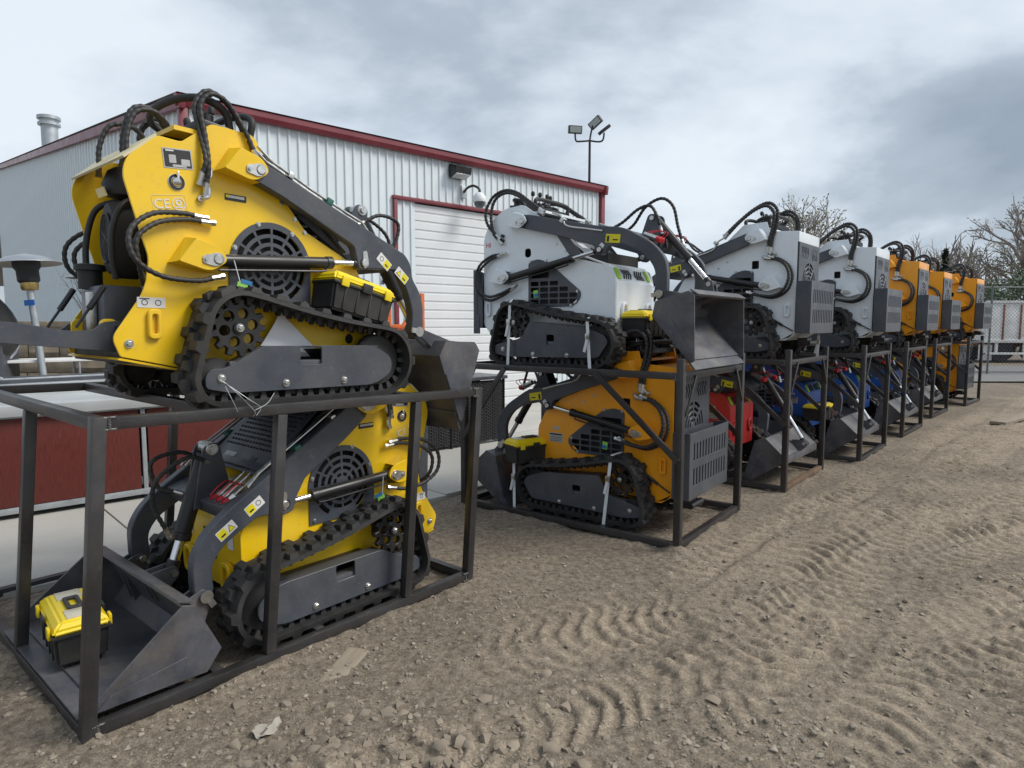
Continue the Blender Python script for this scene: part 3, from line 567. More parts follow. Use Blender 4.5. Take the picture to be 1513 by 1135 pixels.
    for s in (-1, 1):
        plate('platform_side', fillet([(-0.74, 0.235, 0.005), (-0.74, 0.375, 0.02), (-0.82, 0.365, 0.03), (-0.85, 0.33, 0.03), (-0.95, 0.325, 0.05), (-1.15, 0.365, 0.1), (-1.42, 0.345, 0.03), (-1.42, 0.30, 0.01)], 0.01, 5), 'charcoal', fp, (), 0.010, s * 0.215, 0.0015)
        if not folded: MB().cyl((-0.80, s * 0.20, 0.52), (-0.86, s * 0.20, 0.42), 0.013, 12, 0.002).cyl((-0.86, s * 0.20, 0.42), (-0.91, s * 0.20, 0.34), 0.006, 8).obj('gas_strut', 'black', root)
        plate('hinge_lug', fillet([(-0.82, 0.28), (-0.75, 0.28), (-0.75, 0.38), (-0.82, 0.38)], 0.03, 5), 'yellow', fp, (), 0.02, s * 0.19, 0.002)
    if folded: fp.rotation_euler = (0, R(82), 0); h_ = Vector((-0.78, 0, 0.30)); fp.location = h_ - Matrix.Rotation(R(82), 3, 'Y') @ h_
    # arm group (may be turned about the upper pivot)
    pv = (-0.20, 1.09); ca, sa = math.cos(R(arm_rot)), math.sin(R(arm_rot))
    def rt(p): return (pv[0] + ca * (p[0] - pv[0]) - sa * (p[1] - pv[1]), pv[1] + sa * (p[0] - pv[0]) + ca * (p[1] - pv[1]))
    arm = [(-0.245, 1.10, 0.04), (-0.20, 1.145, 0.04), (-0.14, 1.125), (0.36, 0.93), (0.70, 0.79, 0.02), (0.745, 0.735, 0.03), (0.755, 0.655, 0.03), (0.81, 0.585, 0.05), (0.84, 0.50, 0.05), (0.84, 0.33, 0.04), (0.79, 0.29, 0.04), (0.748, 0.33, 0.04), (0.758, 0.46, 0.05), (0.715, 0.585, 0.05), (0.645, 0.695), (0.445, 0.69, 0.03), (0.375, 0.675, 0.03), (0.36, 0.74), (0.345, 0.80, 0.02), (-0.07, 0.99), (-0.22, 1.045, 0.04)]
    CP, PIN, CROSS, TB, COUP, STK, SROT = (0.41, 0.715), (0.79, 0.345), (0.56, 0.74), ((0.44, 0.77), (0.66, 0.70)), (0.55, 0.80), ((0.672, 0.668), (0.545, 0.735)), 40
    PIPE = ((-0.20, 1.20), (-0.13, 1.145), (0.10, 1.042), (0.30, 0.962), (0.40, 0.925), (0.46, 0.86)); CLIPS = ((0.20, 1.012), (-0.02, 1.105))
    if low:      # arms lowered onto the ground
        arm = [(-0.25, 1.09, 0.04), (-0.20, 1.145, 0.04), (-0.13, 1.11), (0.61, 0.65, 0.05), (0.71, 0.565, 0.06), (0.765, 0.47, 0.06), (0.765, 0.30, 0.04), (0.72, 0.24, 0.04), (0.672, 0.29, 0.04), (0.68, 0.42, 0.06), (0.62, 0.50, 0.06), (0.44, 0.60, 0.03), (0.36, 0.595, 0.02), (0.31, 0.575, 0.03), (0.245, 0.585, 0.03), (0.22, 0.66, 0.02), (0.17, 0.745), (-0.10, 0.925), (-0.24, 1.03, 0.04)]
        CP, PIN, CROSS, TB, COUP, STK, SROT = (0.29, 0.63), (0.718, 0.29), (0.50, 0.64), ((0.40, 0.68), (0.60, 0.60)), (0.43, 0.725), ((0.60, 0.572), (0.455, 0.66)), 33
        PIPE = ((-0.20, 1.20), (-0.13, 1.13), (0.10, 0.985), (0.30, 0.862), (0.40, 0.80), (0.46, 0.74)); CLIPS = ((0.20, 0.905), (-0.02, 1.04))
    arm = fillet([(*rt(p[:2]), *(p[2:])) for p in arm], 0.012, 5)
    cp = rt(CP); pin = rt(PIN); arms = []
    for s in (-1, 1):
        a = plate('lift_arm', arm, 'charcoal', root, [], 0.06, s * (HW + 0.045), 0.005); arms.append(a)
        pn = MB().cyl((cp[0], s * (HW - 0.0), cp[1]), (cp[0], s * (HW + 0.085), cp[1]), 0.02, 14, 0.003).obj('pin', 'zinc', a)
        plate('keeper_plate', fillet([(cp[0] + 0.03, cp[1] - 0.01, 0.03), (cp[0] - 0.005, cp[1] - 0.035, 0.03), (cp[0] - 0.012, cp[1] + 0.06, 0.01), (cp[0] + 0.016, cp[1] + 0.07, 0.01)], 0.02, 5), 'zinc', a, (), 0.006, s * (HW + 0.0765), 0.001)
        d0, d1 = rt((0.775, 0.66)), rt((0.76, 0.56))
        for k, (dx, dz) in enumerate(STK):
            q = rt((dx, dz)); dd = plate('warning_sticker', rrect(-0.05, -0.026, 0.05, 0.026, 0.004), 'decal_white', a, (), 0.0016, 0.0, 0.0002); dd.location = (q[0], s * (HW + 0.076), q[1]); dd.rotation_euler = (0, R(SROT - arm_rot), 0)
            e0 = 0.001 * s; plate('print', rrect(0.002, -0.022, 0.046, 0.022, 0.003), 'decal_yellow', dd, (), 0.001, e0, 0.0001); plate('print', rrect(0.012, -0.012, 0.036, -0.003, 0.002), 'decal_black', dd, (), 0.001, e0 * 1.6, 0.0001)
            if k == 0: plate('print', [(-0.042, -0.018), (-0.004, -0.018), (-0.023, 0.018)], 'decal_black', dd, (), 0.001, e0, 0.0001); plate('print', [(-0.038, -0.0155), (-0.008, -0.0155), (-0.023, 0.0125)], 'decal_yellow', dd, (), 0.001, e0 * 1.6, 0.0001)
            else: plate('print', circ(-0.023, 0, 0.014, 14), 'decal_black', dd, [circ(-0.023, 0, 0.011, 14)], 0.001, e0, 0.0001)
        lo = (-0.41, 0.655)
        cylinder(root, (lo[0], s * (HW + 0.05), lo[1]), (cp[0], s * (HW + 0.05), cp[1]), 0.029, 0.76, 'lift_cylinder', pipe=s)
        P = [rt(p) for p in PIPE]
        for k in (0, 1):
            MB().tube([(p[0] + 0.012 * k, s * (HW + 0.02 + 0.03 * k), p[1] + 0.012) for p in P], 0.0075, 8).obj('pipe', 'zinc', a, 60)
        q = rt(CLIPS[0]); MB().box((q[0], s * (HW + 0.035), q[1]), (0.035, 0.075, 0.035), Matrix.Rotation(R(23), 3, 'Y'), 0.004).obj('pipe_clip', 'green_clip', a)
        q2 = rt(CLIPS[1]); MB().box((q2[0], s * (HW + 0.035), q2[1]), (0.03, 0.07, 0.03), Matrix.Rotation(R(23), 3, 'Y'), 0.004).obj('pipe_clip', 'zinc', a)
    q = rt(CROSS); MB().box((q[0], 0, q[1]), (0.12, 2 * HW + 0.03, 0.08), Matrix.Rotation(R(20 - arm_rot), 3, 'Y'), 0.006).obj('cross_tube', 'charcoal', root)
    t0, t1, t2, t3, tp = rt(TB[0]), rt(TB[1]), rt((tower[0] + 0.045, tower[1] + 0.02)), rt((tower[0] - 0.035, tower[1] + 0.04)), rt(tower)
    for y in (-0.05, 0.05): plate('tilt_bracket', fillet([(*t0, 0.01), (*t1, 0.01), (*t2, 0.04), (*t3, 0.04)], 0.02, 6), 'charcoal', root, (), 0.014, y, 0.002)
    MB().cyl((tp[0], -0.075, tp[1]), (tp[0], 0.075, tp[1]), 0.018, 14).cyl((tp[0], -0.063, tp[1]), (tp[0], 0.063, tp[1]), 0.034, 16, 0.004).obj('tilt_pin', 'zinc', root)
    he, an = bucket_pose; th = R(an); tl = (0.045, 0.275)
    tb = (he[0] + math.cos(th) * (-0.03) - math.sin(th) * 0.29, he[1] + math.sin(th) * (-0.03) + math.cos(th) * 0.29)
    bucket(root, he, an, pin, bw, HW + 0.045, tb)
    cylinder(root, (tp[0], 0, tp[1]), (tb[0], 0, tb[1]), 0.043, 0.74, 'tilt_cylinder')
    # tilt hoses
    hose([(tp[0] + 0.03, 0.05, tp[1] - 0.06), (tp[0] + 0.13, 0.07, tp[1] - 0.02), (tp[0] + 0.27, 0.06, tp[1] - 0.10), (tp[0] + 0.30, 0.05, tp[1] - 0.22), (tp[0] + 0.24, 0.04, tp[1] - 0.38)], root, 0.011)
    hose([(tp[0] - 0.02, -0.08, tp[1] - 0.08), (tp[0] + 0.10, -0.10, tp[1] - 0.02), (tp[0] + 0.24, -0.10, tp[1] - 0.05), (tp[0] + 0.22, -0.09, tp[1] - 0.18), (tp[0] + 0.14, -0.06, tp[1] - 0.22)], root, 0.011)
    # auxiliary couplers with red caps
    for k, y in enumerate((0.13, 0.19, 0.25)):
        q = rt(COUP); c = MB().cyl((q[0], y, q[1]), (q[0] + 0.05, y, q[1] - 0.035), 0.017, 12, 0.002).cyl((q[0] + 0.05, y, q[1] - 0.035), (q[0] + 0.075, y, q[1] - 0.052), 0.021, 6).cyl((q[0] - 0.05, y, q[1] + 0.035), (q[0], y, q[1]), 0.012, 8).obj('coupler', 'zinc', root)
        MB().cyl((q[0] + 0.075, y, q[1] - 0.052), (q[0] + 0.115, y, q[1] - 0.08), 0.020, 12, 0.004).obj('dust_cap', 'cap_red', c)
        MB().tube(catmull([(q[0] + 0.11, y, q[1] - 0.07), (q[0] + 0.13, y + 0.05, q[1] - 0.02), (q[0] + 0.06, y + 0.05, q[1] + 0.03), (q[0] + 0.0, y + 0.01, q[1] + 0.012)], 6), 0.0035, 6).obj('cap_leash', 'cap_red', c)
        MB().tube(catmull([(q[0] - 0.05, y, q[1] + 0.035), (q[0] - 0.09, y, q[1] + 0.06), (q[0] - 0.15, y + 0.02, q[1] + 0.055), (q[0] - 0.22, y + 0.06, q[1] + 0.07)], 6), 0.007, 8).obj('pipe', 'zinc', c)
    # swing tag hanging on the near grille
    for s in (-1, 1):
        tg = MB().box((-0.30, s * (HW + 0.10), 0.545), (0.05, 0.003, 0.03), Matrix.Rotation(R(12), 3, 'Y')).obj('swing_tag', 'tag_green', root)
        MB().box((-0.28, s * (HW + 0.1015), 0.562), (0.055, 0.003, 0.02), Matrix.Rotation(R(12), 3, 'Y')).obj('swing_tag', 'tag_blue', root)
        MB().tube([(-0.31, s * (HW + 0.10), 0.56), (-0.33, s * (HW + 0.085), 0.66)], 0.002, 5).obj('tag_string', 'strap_white', tg)
    return root

# ---------------------------------------------------------------- machine B: loader with slotted rear guard (white, orange, red, blue)
def chevrons(y0, z0, n, d, w=0.02, h=0.045, sl=0.018, t=0.009):
    out = []
    for k in range(n):
        y = y0 + k * w * d; out.append([(y, z0 + h), (y + t, z0 + h), (y + t + sl * d, z0), (y + t, z0 - h), (y, z0 - h), (y + sl * d, z0)])
    return out
def loader_b(name, rounded=False, bucket_pose=((0.88, 0.44), -105)):
    root = empty(name); HW = 0.33; YIN = 0.345
    undercarriage(root, YIN, 'B')
    if not rounded:
        prof = [(-0.71, 0.255, 0.01), (-0.60, 0.19, 0.01), (-0.50, 0.19), (0.46, 0.22, 0.01), (0.535, 0.30), (0.535, 0.66, 0.03), (0.46, 0.80, 0.03), (0.17, 1.01, 0.02), (-0.18, 1.33, 0.02), (-0.41, 1.34, 0.005), (-0.44, 1.245, 0.01), (-0.71, 1.225, 0.005)]
    else:
        prof = [(-0.80, 0.33, 0.02), (-0.70, 0.22), (0.46, 0.22, 0.01), (0.535, 0.30), (0.535, 0.66, 0.03), (0.50, 0.78, 0.03), (0.20, 0.86, 0.02), (-0.02, 1.12, 0.02), (-0.36, 1.345, 0.03), (-0.56, 1.33, 0.04), (-0.73, 1.23, 0.04), (-0.80, 1.09, 0.05)]
    prof = fillet(prof, 0.02, 4)
    g = [(-0.30, 0.48, 0.03), (0.14, 0.48, 0.03), (0.22, 0.545, 0.03), (0.22, 0.60, 0.03), (-0.10, 0.85, 0.02), (-0.20, 0.88, 0.03), (-0.30, 0.86, 0.03)]
    gout = fillet(g, 0.02, 4); gi = fillet([(-0.285, 0.50), (0.135, 0.50), (0.20, 0.555), (0.20, 0.59), (-0.105, 0.83), (-0.285, 0.84)], 0.01, 3)
    gh = []
    for r, z in enumerate((0.505, 0.555, 0.605, 0.655)):
        for k in range(5):
            x0 = -0.275 + k * 0.097; x1 = x0 + 0.082; lim = 0.185 if z < 0.6 else 0.12 - (z - 0.6) * 1.5
            if x0 < lim - 0.03: gh.append(rrect(x0, z, min(x1, lim), z + 0.036, 0.008))
    gh.append(rrect(-0.275, 0.72, -0.09, 0.80, 0.012))
    for s in (-1, 1):
        hole = rrect(-0.345, 0.885, -0.275, 0.965, 0.014) if not rounded else rrect(-0.345, 0.90, -0.28, 0.975, 0.03)
        sp = plate('side_plate', prof, 'orange', root, [hole, gi], 0.010, s * HW, 0.0018)
        gr = plate('grille', gout, 'charcoal', root, gh, 0.008, s * (HW + 0.0105), 0.0012)
        for bx, bz in ((-0.28, 0.487), (0.13, 0.487), (-0.28, 0.862), (-0.12, 0.862), (0.19, 0.60)): bolt(gr, bx, s * (HW + 0.0145), bz, s, True)
        up = (-0.27, 1.18) if not rounded else (-0.31, 1.19); lo = (-0.42, 0.71) if not rounded else (-0.50, 0.73)
        pivot_boss(root, up[0], up[1], HW + 0.005, s, 'orange'); pivot_boss(root, lo[0], lo[1], HW + 0.005, s, 'orange')
        lift_lug(root, -0.635 if not rounded else -0.74, 0.47, HW + 0.005, s, 'orange')
        y = s * (HW + 0.035)
        if not rounded:
            hose([(-0.455, y, 0.975), (-0.53, y, 0.965), (-0.625, y * 1.08, 0.90), (-0.66, y * 1.12, 0.79), (-0.62, y * 1.14, 0.67), (-0.52, y * 1.13, 0.61), (-0.40, y * 1.12, 0.615), (-0.30, y * 1.12, 0.64)], root, 0.015)
            hose([(-0.49, y, 0.985), (-0.56, y, 0.965), (-0.655, y * 1.02, 0.89), (-0.685, y * 1.04, 0.78), (-0.64, y * 1.05, 0.655), (-0.53, y * 1.05, 0.595), (-0.42, y * 1.05, 0.605), (-0.32, y * 1.08, 0.64)], root, 0.013)
            hose([(-0.445, y, 1.08), (-0.455, y * 1.02, 1.17), (-0.48, y * 0.99, 1.29), (-0.48, y * 0.95, 1.42), (-0.40, y * 0.93, 1.495), (-0.28, y * 0.95, 1.46), (-0.15, y, 1.36), (-0.03, y * 1.02, 1.24)], root, 0.016)
            hose([(-0.465, y * 0.98, 1.07), (-0.475, y * 0.97, 1.18), (-0.51, y * 0.94, 1.30), (-0.50, y * 0.88, 1.45), (-0.41, y * 0.86, 1.525), (-0.28, y * 0.88, 1.48), (-0.14, y * 0.95, 1.37), (-0.02, y * 0.98, 1.26)], root, 0.016)
            for q in (-0.43, -0.475): MB().tube(catmull([(q - 0.03, s * (HW + 0.004), 1.02), (q - 0.03, s * (HW + 0.035), 1.02), (q, s * (HW + 0.04), 1.05)], 5), 0.010, 8).tube([(q - 0.03, s * (HW + 0.004), 1.02), (q - 0.03, s * (HW + 0.022), 1.02)], 0.017, 6).obj('elbow', 'zinc', root)
            for q in (-0.42, -0.465): MB().tube(catmull([(q + 0.03, s * (HW + 0.004), 1.0), (q + 0.03, s * (HW + 0.035), 1.0), (q, s * (HW + 0.038), 0.985)], 5), 0.010, 8).tube([(q + 0.03, s * (HW + 0.004), 1.0), (q + 0.03, s * (HW + 0.022), 1.0)], 0.017, 6).obj('elbow', 'zinc', root)
            MB().cyl((-0.47, s * (HW + 0.02), 0.40), (-0.60, s * (HW + 0.02), 0.325), 0.012, 12, 0.002).cyl((-0.60, s * (HW + 0.02), 0.325), (-0.70, s * (HW + 0.02), 0.27), 0.006, 8).cyl((-0.44, s * (HW + 0.02), 0.418), (-0.47, s * (HW + 0.02), 0.40), 0.006, 8).obj('gas_strut', 'black', root)
            d = decal(sp, 0.28, 0.545, 0.42, 0.625, HW + 0.0062, s, 'decal_silver', 'rating_plate'); decal(d, 0.29, 0.605, 0.41, 0.618, HW + 0.0072, s, 'decal_black', 'print')
            for k in range(3): decal(d, 0.295, 0.556 + k * 0.015, 0.40, 0.560 + k * 0.015, HW + 0.0072, s, 'decal_black', 'print')
            decal(sp, 0.32, 0.65, 0.38, 0.68, HW + 0.0062, s, 'decal_silver', 'oval_mark')
        else:
            hose([(-0.60, y, 0.93), (-0.70, y, 0.90), (-0.80, y * 1.04, 0.82), (-0.83, y * 1.05, 0.72), (-0.79, y * 1.08, 0.62), (-0.68, y * 1.1, 0.575), (-0.55, y * 1.1, 0.60), (-0.42, y * 1.1, 0.65)], root, 0.012)
            hose([(-0.57, y, 0.94), (-0.70, y * 0.98, 0.93), (-0.83, y, 0.85), (-0.865, y, 0.72), (-0.83, y, 0.60), (-0.70, y * 1.03, 0.545), (-0.55, y * 1.06, 0.58), (-0.44, y * 1.08, 0.63)], root, 0.012)
            hose([(-0.60, y, 1.06), (-0.66, y * 1.02, 1.13), (-0.69, y, 1.28), (-0.66, y * 0.96, 1.41), (-0.55, y * 0.96, 1.46), (-0.42, y * 0.98, 1.43), (-0.28, y, 1.34), (-0.16, y * 1.02, 1.26)], root, 0.013)
            hose([(-0.62, y, 1.10), (-0.72, y * 1.02, 1.20), (-0.75, y, 1.32), (-0.69, y * 0.94, 1.44), (-0.56, y * 0.93, 1.485), (-0.42, y * 0.95, 1.45), (-0.28, y * 0.98, 1.36), (-0.16, y, 1.28)], root, 0.013)
            for z in (1.06, 1.10): MB().cyl((-0.575, s * (HW + 0.0), z), (-0.575, s * (HW + 0.03), z), 0.014, 8).obj('port', 'black', root)
            side_text(sp, 'HI', 0.06, -0.745, 1.03, HW + 0.0064, s, 'cap_red')
        for bx, bz in ((-0.05, 1.13), (-0.02, 0.99), (0.07, 0.93)): bolt(sp, bx, s * (HW + 0.005), bz - 0.02 * (not rounded), s, True, 'brass')
        tg = MB().box((-0.17, s * (HW + 0.085), 0.585), (0.045, 0.003, 0.06), Matrix.Rotation(R(-8), 3, 'Y')).obj('swing_tag', 'tag_green', root)
        MB().box((-0.165, s * (HW + 0.0865), 0.575), (0.04, 0.003, 0.028), Matrix.Rotation(R(-8), 3, 'Y')).obj('swing_tag', 'tag_blue', root)
    MB().box((-0.08, 0, 0.30), (1.14, 2 * HW - 0.012, 0.16)).box((-0.08, 0, 0.62), (1.0, 2 * HW - 0.14, 0.56)).box((-0.40, 0, 0.98), (0.46, 2 * HW - 0.14, 0.40)).obj('engine_bay', 'matte_black', root)
    MB().box((-0.30, 0, 1.27), (0.30, 2 * HW - 0.012, 0.02)).box((-0.56, 0, 1.215), (0.30, 2 * HW - 0.012, 0.012)).obj('console_floor', 'orange', root)
    if not rounded:
        MB().prism([(-0.66, 0.205), (-0.60, 0.185), (-0.30, 0.185), (-0.30, 0.175), (-0.62, 0.175), (-0.72, 0.245), (-0.71, 0.255)], -HW, HW).obj('belly_plate', 'orange', root)
        # rear: painted header, slotted panel, guard box
        MB().box((-0.716, 0, 1.175), (0.012, 2 * HW + 0.008, 0.10), ch=0.003).obj('rear_header', 'orange', root)
        hs = chevrons(-0.26, 1.03, 4, 1, 0.048, 0.055, 0.032, 0.020) + chevrons(0.25, 1.03, 5, -1, 0.048, 0.055, 0.032, 0.020)
        for r0, r1 in ((0.045, 0.068), (0.09, 0.113), (0.135, 0.158), (0.18, 0.203)):
            for a0 in (2, 48, 94, 140): hs.append(arcslot(0.0, 0.735, r0, r1, a0 + 2, a0 + 38, 6))
        rp = plate('rear_panel', rect(-HW - 0.002, 0.27, HW + 0.002, 1.123), 'charcoal', root, hs, 0.012, -0.722, 0.002, 'yz')
        MB().box((-0.70, 0, 0.80), (0.012, 0.6, 0.7)).obj('panel_backing', 'black', rp)
        gs = []
        for z0, z1 in ((0.535, 0.665), (0.345, 0.475)):
            for k in range(12): yk = -0.335 + k * 0.058; gs.append(rrect(yk, z0, yk + 0.024, z1, 0.006))
        gx = plate('rear_guard', rrect(-0.40, 0.245, 0.40, 0.745, 0.008), 'charcoal', root, gs, 0.010, -0.865, 0.0015, 'yz')
        MB().box((-0.80, -0.399, 0.495), (0.13, 0.010, 0.50)).box((-0.80, 0.399, 0.495), (0.13, 0.010, 0.50)).box((-0.80, 0, 0.25), (0.13, 0.79, 0.010)).obj('guard_side', 'charcoal', gx)
        MB().box((-0.745, 0, 0.495), (0.01, 0.76, 0.47)).obj('guard_backing', 'charcoal', gx)
        MB().box((-0.74, 0.1, 0.16), (0.10, 0.16, 0.08), ch=0.01).cyl((-0.80, -0.02, 0.15), (-0.80, 0.2, 0.15), 0.025, 12).obj('tow_bracket', 'black', root)
    else:
        MB().prism([(-0.78, 0.34), (-0.795, 0.34), (-0.797, 1.08), (-0.73, 1.225), (-0.56, 1.325), (-0.555, 1.315), (-0.72, 1.215), (-0.782, 1.08)], -HW + 0.006, HW - 0.006).obj('rear_shell', 'orange', root)
        gx = MB().box((-0.86, 0, 0.55), (0.012, 0.72, 0.50), ch=0.003).box((-0.83, -0.355, 0.55), (0.06, 0.01, 0.50)).box((-0.83, 0.355, 0.55), (0.06, 0.01, 0.50)).obj('rear_guard', 'charcoal', root)
        for s in (-1, 1):
            plate('guard_cheek', [(-0.90, 0.25), (-0.83, 0.25), (-0.83, 0.40), (-0.86, 0.43), (-0.86, 0.74), (-0.83, 0.78), (-0.83, 0.82), (-0.90, 0.82)], 'charcoal', root, (), 0.01, s * (HW + 0.03), 0.001)
    # slotted hood and nose
    hh = []
    for r in range(6):
        for k in range(12):
            u = 0.10 + r * 0.05; v = -0.22 + k * 0.04 + (0.02 if r % 2 else 0)
            if v < 0.23: hh.append(fillet([(u - 0.016, v), (u - 0.008, v - 0.013), (u + 0.008, v - 0.013), (u + 0.016, v), (u + 0.008, v + 0.013), (u - 0.008, v + 0.013)], 0.003, 1))
    hm = plate_mesh(rrect(0, -0.29, 0.56, 0.29, 0.01), hh, 0.008, 0, 0.001, 'xy'); hood = mkobj('hood', hm, 'charcoal', root)
    hood.location = (-0.12 if not rounded else -0.20, 0, 1.245 if not rounded else 1.235); hood.rotation_euler = (0, R(42 if not rounded else 38), 0)
    MB().box((0.28, 0, -0.04), (0.5, 0.54, 0.02)).obj('hood_lining', 'matte_black', hood)
    MB().box((0.47, 0.0, 0.008), (0.06, 0.16, 0.012), ch=0.003).obj('hood_latch', 'black', hood)
    MB().box((0.42, -0.18, 0.0055), (0.07, 0.10, 0.0015)).obj('sticker', 'decal_silver', hood)
    if not rounded:
        for s in (-1, 1): plate('hood_cheek', [(-0.16, 1.30), (-0.10, 1.22), (0.34, 0.85), (0.17, 0.995)], 'charcoal', root, (), 0.006, s * (HW - 0.03), 0.001)
    else:
        for s in (-1, 1): plate('hood_cheek', [(-0.10, 1.175), (0.0, 1.155), (0.27, 0.845), (0.13, 0.865)], 'charcoal', root, (), 0.006, s * (HW + 0.0085), 0.001)
    nz = 0.86 if not rounded else 0.84
    MB().prism([(0.525, 0.24), (0.537, 0.24), (0.537, 0.66), (0.465, 0.80), (0.24, nz + 0.04), (0.235, nz + 0.03), (0.455, 0.79), (0.525, 0.655)], -HW + 0.0055, HW - 0.0055).obj('nose_panel', 'orange', root, 20)
    lv = chevrons(-0.185, 0, 4, 1, 0.038, 0.042, 0.030, 0.015) + chevrons(0.17, 0, 4, -1, 0.038, 0.042, 0.030, 0.015)
    for q in lv:
        me = plate_mesh(q, (), 0.004, 0.0, 0.0005, 'yz'); o = mkobj('louvre', me, 'matte_black', root); o.location = (0.505, 0, 0.733); o.rotation_euler = (0, R(-27), 0)
    for s in (-1, 1):
        l = MB().box((0, 0, 0), (0.012, 0.05, 0.10), ch=0.005).obj('marker_light', 'lime', root); l.location = (0.505, s * 0.255, 0.735); l.rotation_euler = (0, R(-27), 0)
        lg = MB().tube([(0, 0.038 * math.cos(R(q * 15)), 0.058 * math.sin(R(q * 15))) for q in range(25)], 0.017, 9, False).obj('tow_ring', 'orange', root, 60); lg.location = (0.545, s * 0.21, 0.44)
    console(root, -0.30 if not rounded else -0.42, 1.32 if not rounded else 1.335, HW - 0.05, 0.6)
    # arms
    pv = (-0.27, 1.18) if not rounded else (-0.31, 1.19); k = 0.0 if not rounded else 0.02
    arm = [(pv[0] - 0.055, pv[1], 0.05), (pv[0] - 0.01, pv[1] + 0.058, 0.05), (pv[0] + 0.05, pv[1] + 0.055), (0.40, 1.075 + k, 0.03), (0.62, 1.045 + k, 0.06), (0.86, 0.915 + k, 0.08), (0.965, 0.80 + k, 0.06), (0.985, 0.72, 0.03), (0.985, 0.56, 0.05), (0.93, 0.505, 0.05), (0.885, 0.55, 0.04), (0.895, 0.73, 0.06), (0.81, 0.85, 0.08), (0.60, 0.955, 0.05), (0.50, 0.935, 0.02), (0.45, 0.865, 0.03), (0.39, 0.875, 0.03), (0.37, 0.945, 0.02), (0.10, 1.03), (pv[0] + 0.03, pv[1] - 0.06, 0.03)]
    ar = 0.0 if rounded else -4.0; ca_, sa_ = math.cos(R(ar)), math.sin(R(ar))
    def rt(p): return (pv[0] + ca_ * (p[0] - pv[0]) - sa_ * (p[1] - pv[1]), pv[1] + sa_ * (p[0] - pv[0]) + ca_ * (p[1] - pv[1]))
    arm = fillet([(*rt(p[:2]), *p[2:]) for p in arm], 0.02, 5); cp = rt((0.42, 0.91)); pin = rt((0.935, 0.555)); lo = (-0.42, 0.71) if not rounded else (-0.50, 0.73)
    for s in (-1, 1):
        a = plate('lift_arm', arm, 'charcoal', root, (), 0.05, s * (HW + 0.042), 0.004)
        MB().cyl((cp[0], s * (HW + 0.0), cp[1]), (cp[0], s * (HW + 0.082), cp[1]), 0.02, 14, 0.003).obj('pin', 'zinc', a)
        plate('keeper_plate', fillet([(cp[0] - 0.03, cp[1], 0.03), (cp[0], cp[1] - 0.032, 0.03), (cp[0] + 0.05, cp[1] + 0.03, 0.01), (cp[0] + 0.02, cp[1] + 0.055, 0.01)], 0.02, 5), 'zinc', a, (), 0.006, s * (HW + 0.071), 0.001)
        sx, sz = rt((0.537, 0.987)); d = decal(a, sx - 0.0625, sz - 0.0325, sx + 0.0625, sz + 0.0325, HW + 0.0682, s, 'decal_yellow', 'warning_sticker', -6 + ar); decal(d, sx - 0.052, sz - 0.022, sx - 0.032, sz + 0.023, HW + 0.0692, s, 'decal_black', 'print', -6 + ar); decal(d, sx - 0.002, sz - 0.017, sx + 0.043, sz - 0.007, HW + 0.0692, s, 'decal_black', 'print', -6 + ar)
        cylinder(root, (lo[0], s * (HW + 0.048), lo[1]), (cp[0], s * (HW + 0.048), cp[1]), 0.029, 0.72, 'lift_cylinder', pipe=s)
        MB().tube(catmull([(q[0], s * (HW + k2), q[1]) for q, k2 in ((rt((-0.03, 1.24)), 0.05), (rt((0.06, 1.20)), 0.06), (rt((0.12, 1.12)), 0.072), (rt((0.30, 1.08)), 0.072), (rt((0.45, 1.05)), 0.072))], 6), 0.009, 8).obj('pipe', 'zinc', a, 60)
        MB().box((0.08, s * (HW + 0.06), 1.165), (0.035, 0.05, 0.04), Matrix.Rotation(R(40), 3, 'Y'), 0.004).obj('pipe_clip', 'zinc', a)
    q = rt((0.68, 0.975)); MB().box((q[0], 0, q[1]), (0.14, 2 * HW + 0.03, 0.09), Matrix.Rotation(R(28 - ar), 3, 'Y'), 0.008).obj('cross_tube', 'charcoal', root)
    tp = rt((0.70, 1.165))
    for yy in (-0.055, 0.055): plate('tilt_bracket', fillet([(*rt((0.59, 1.0)), 0.01), (*rt((0.78, 0.93)), 0.01), (*rt((0.745, 1.19)), 0.04), (*rt((0.665, 1.205)), 0.04)], 0.02, 6), 'charcoal', root, (), 0.014, yy, 0.002)
    MB().cyl((tp[0], -0.08, tp[1]), (tp[0], 0.08, tp[1]), 0.018, 14).obj('tilt_pin', 'zinc', root)
    he, an = bucket_pose; th = R(an); q = (0.02, 0.33)
    tb = (he[0] + math.cos(th) * q[0] - math.sin(th) * q[1], he[1] + math.sin(th) * q[0] + math.cos(th) * q[1])
    bucket(root, he, an, pin, 1.02, HW + 0.042, tb)
    cylinder(root, (tp[0], 0, tp[1]), (tb[0], 0, tb[1]), 0.034, 0.62, 'tilt_cylinder')
    hose([(0.36, 0.12, 1.10), (0.46, 0.10, 1.16), (0.58, 0.06, 1.28), (0.72, 0.05, 1.33), (0.82, 0.05, 1.26), (0.86, 0.06, 1.10), (0.90, 0.06, 0.98)], root, 0.012)
    hose([(0.36, -0.12, 1.10), (0.46, -0.10, 1.15), (0.58, -0.08, 1.24), (0.68, -0.07, 1.26), (0.74, -0.07, 1.18), (0.77, -0.06, 1.08)], root, 0.012)
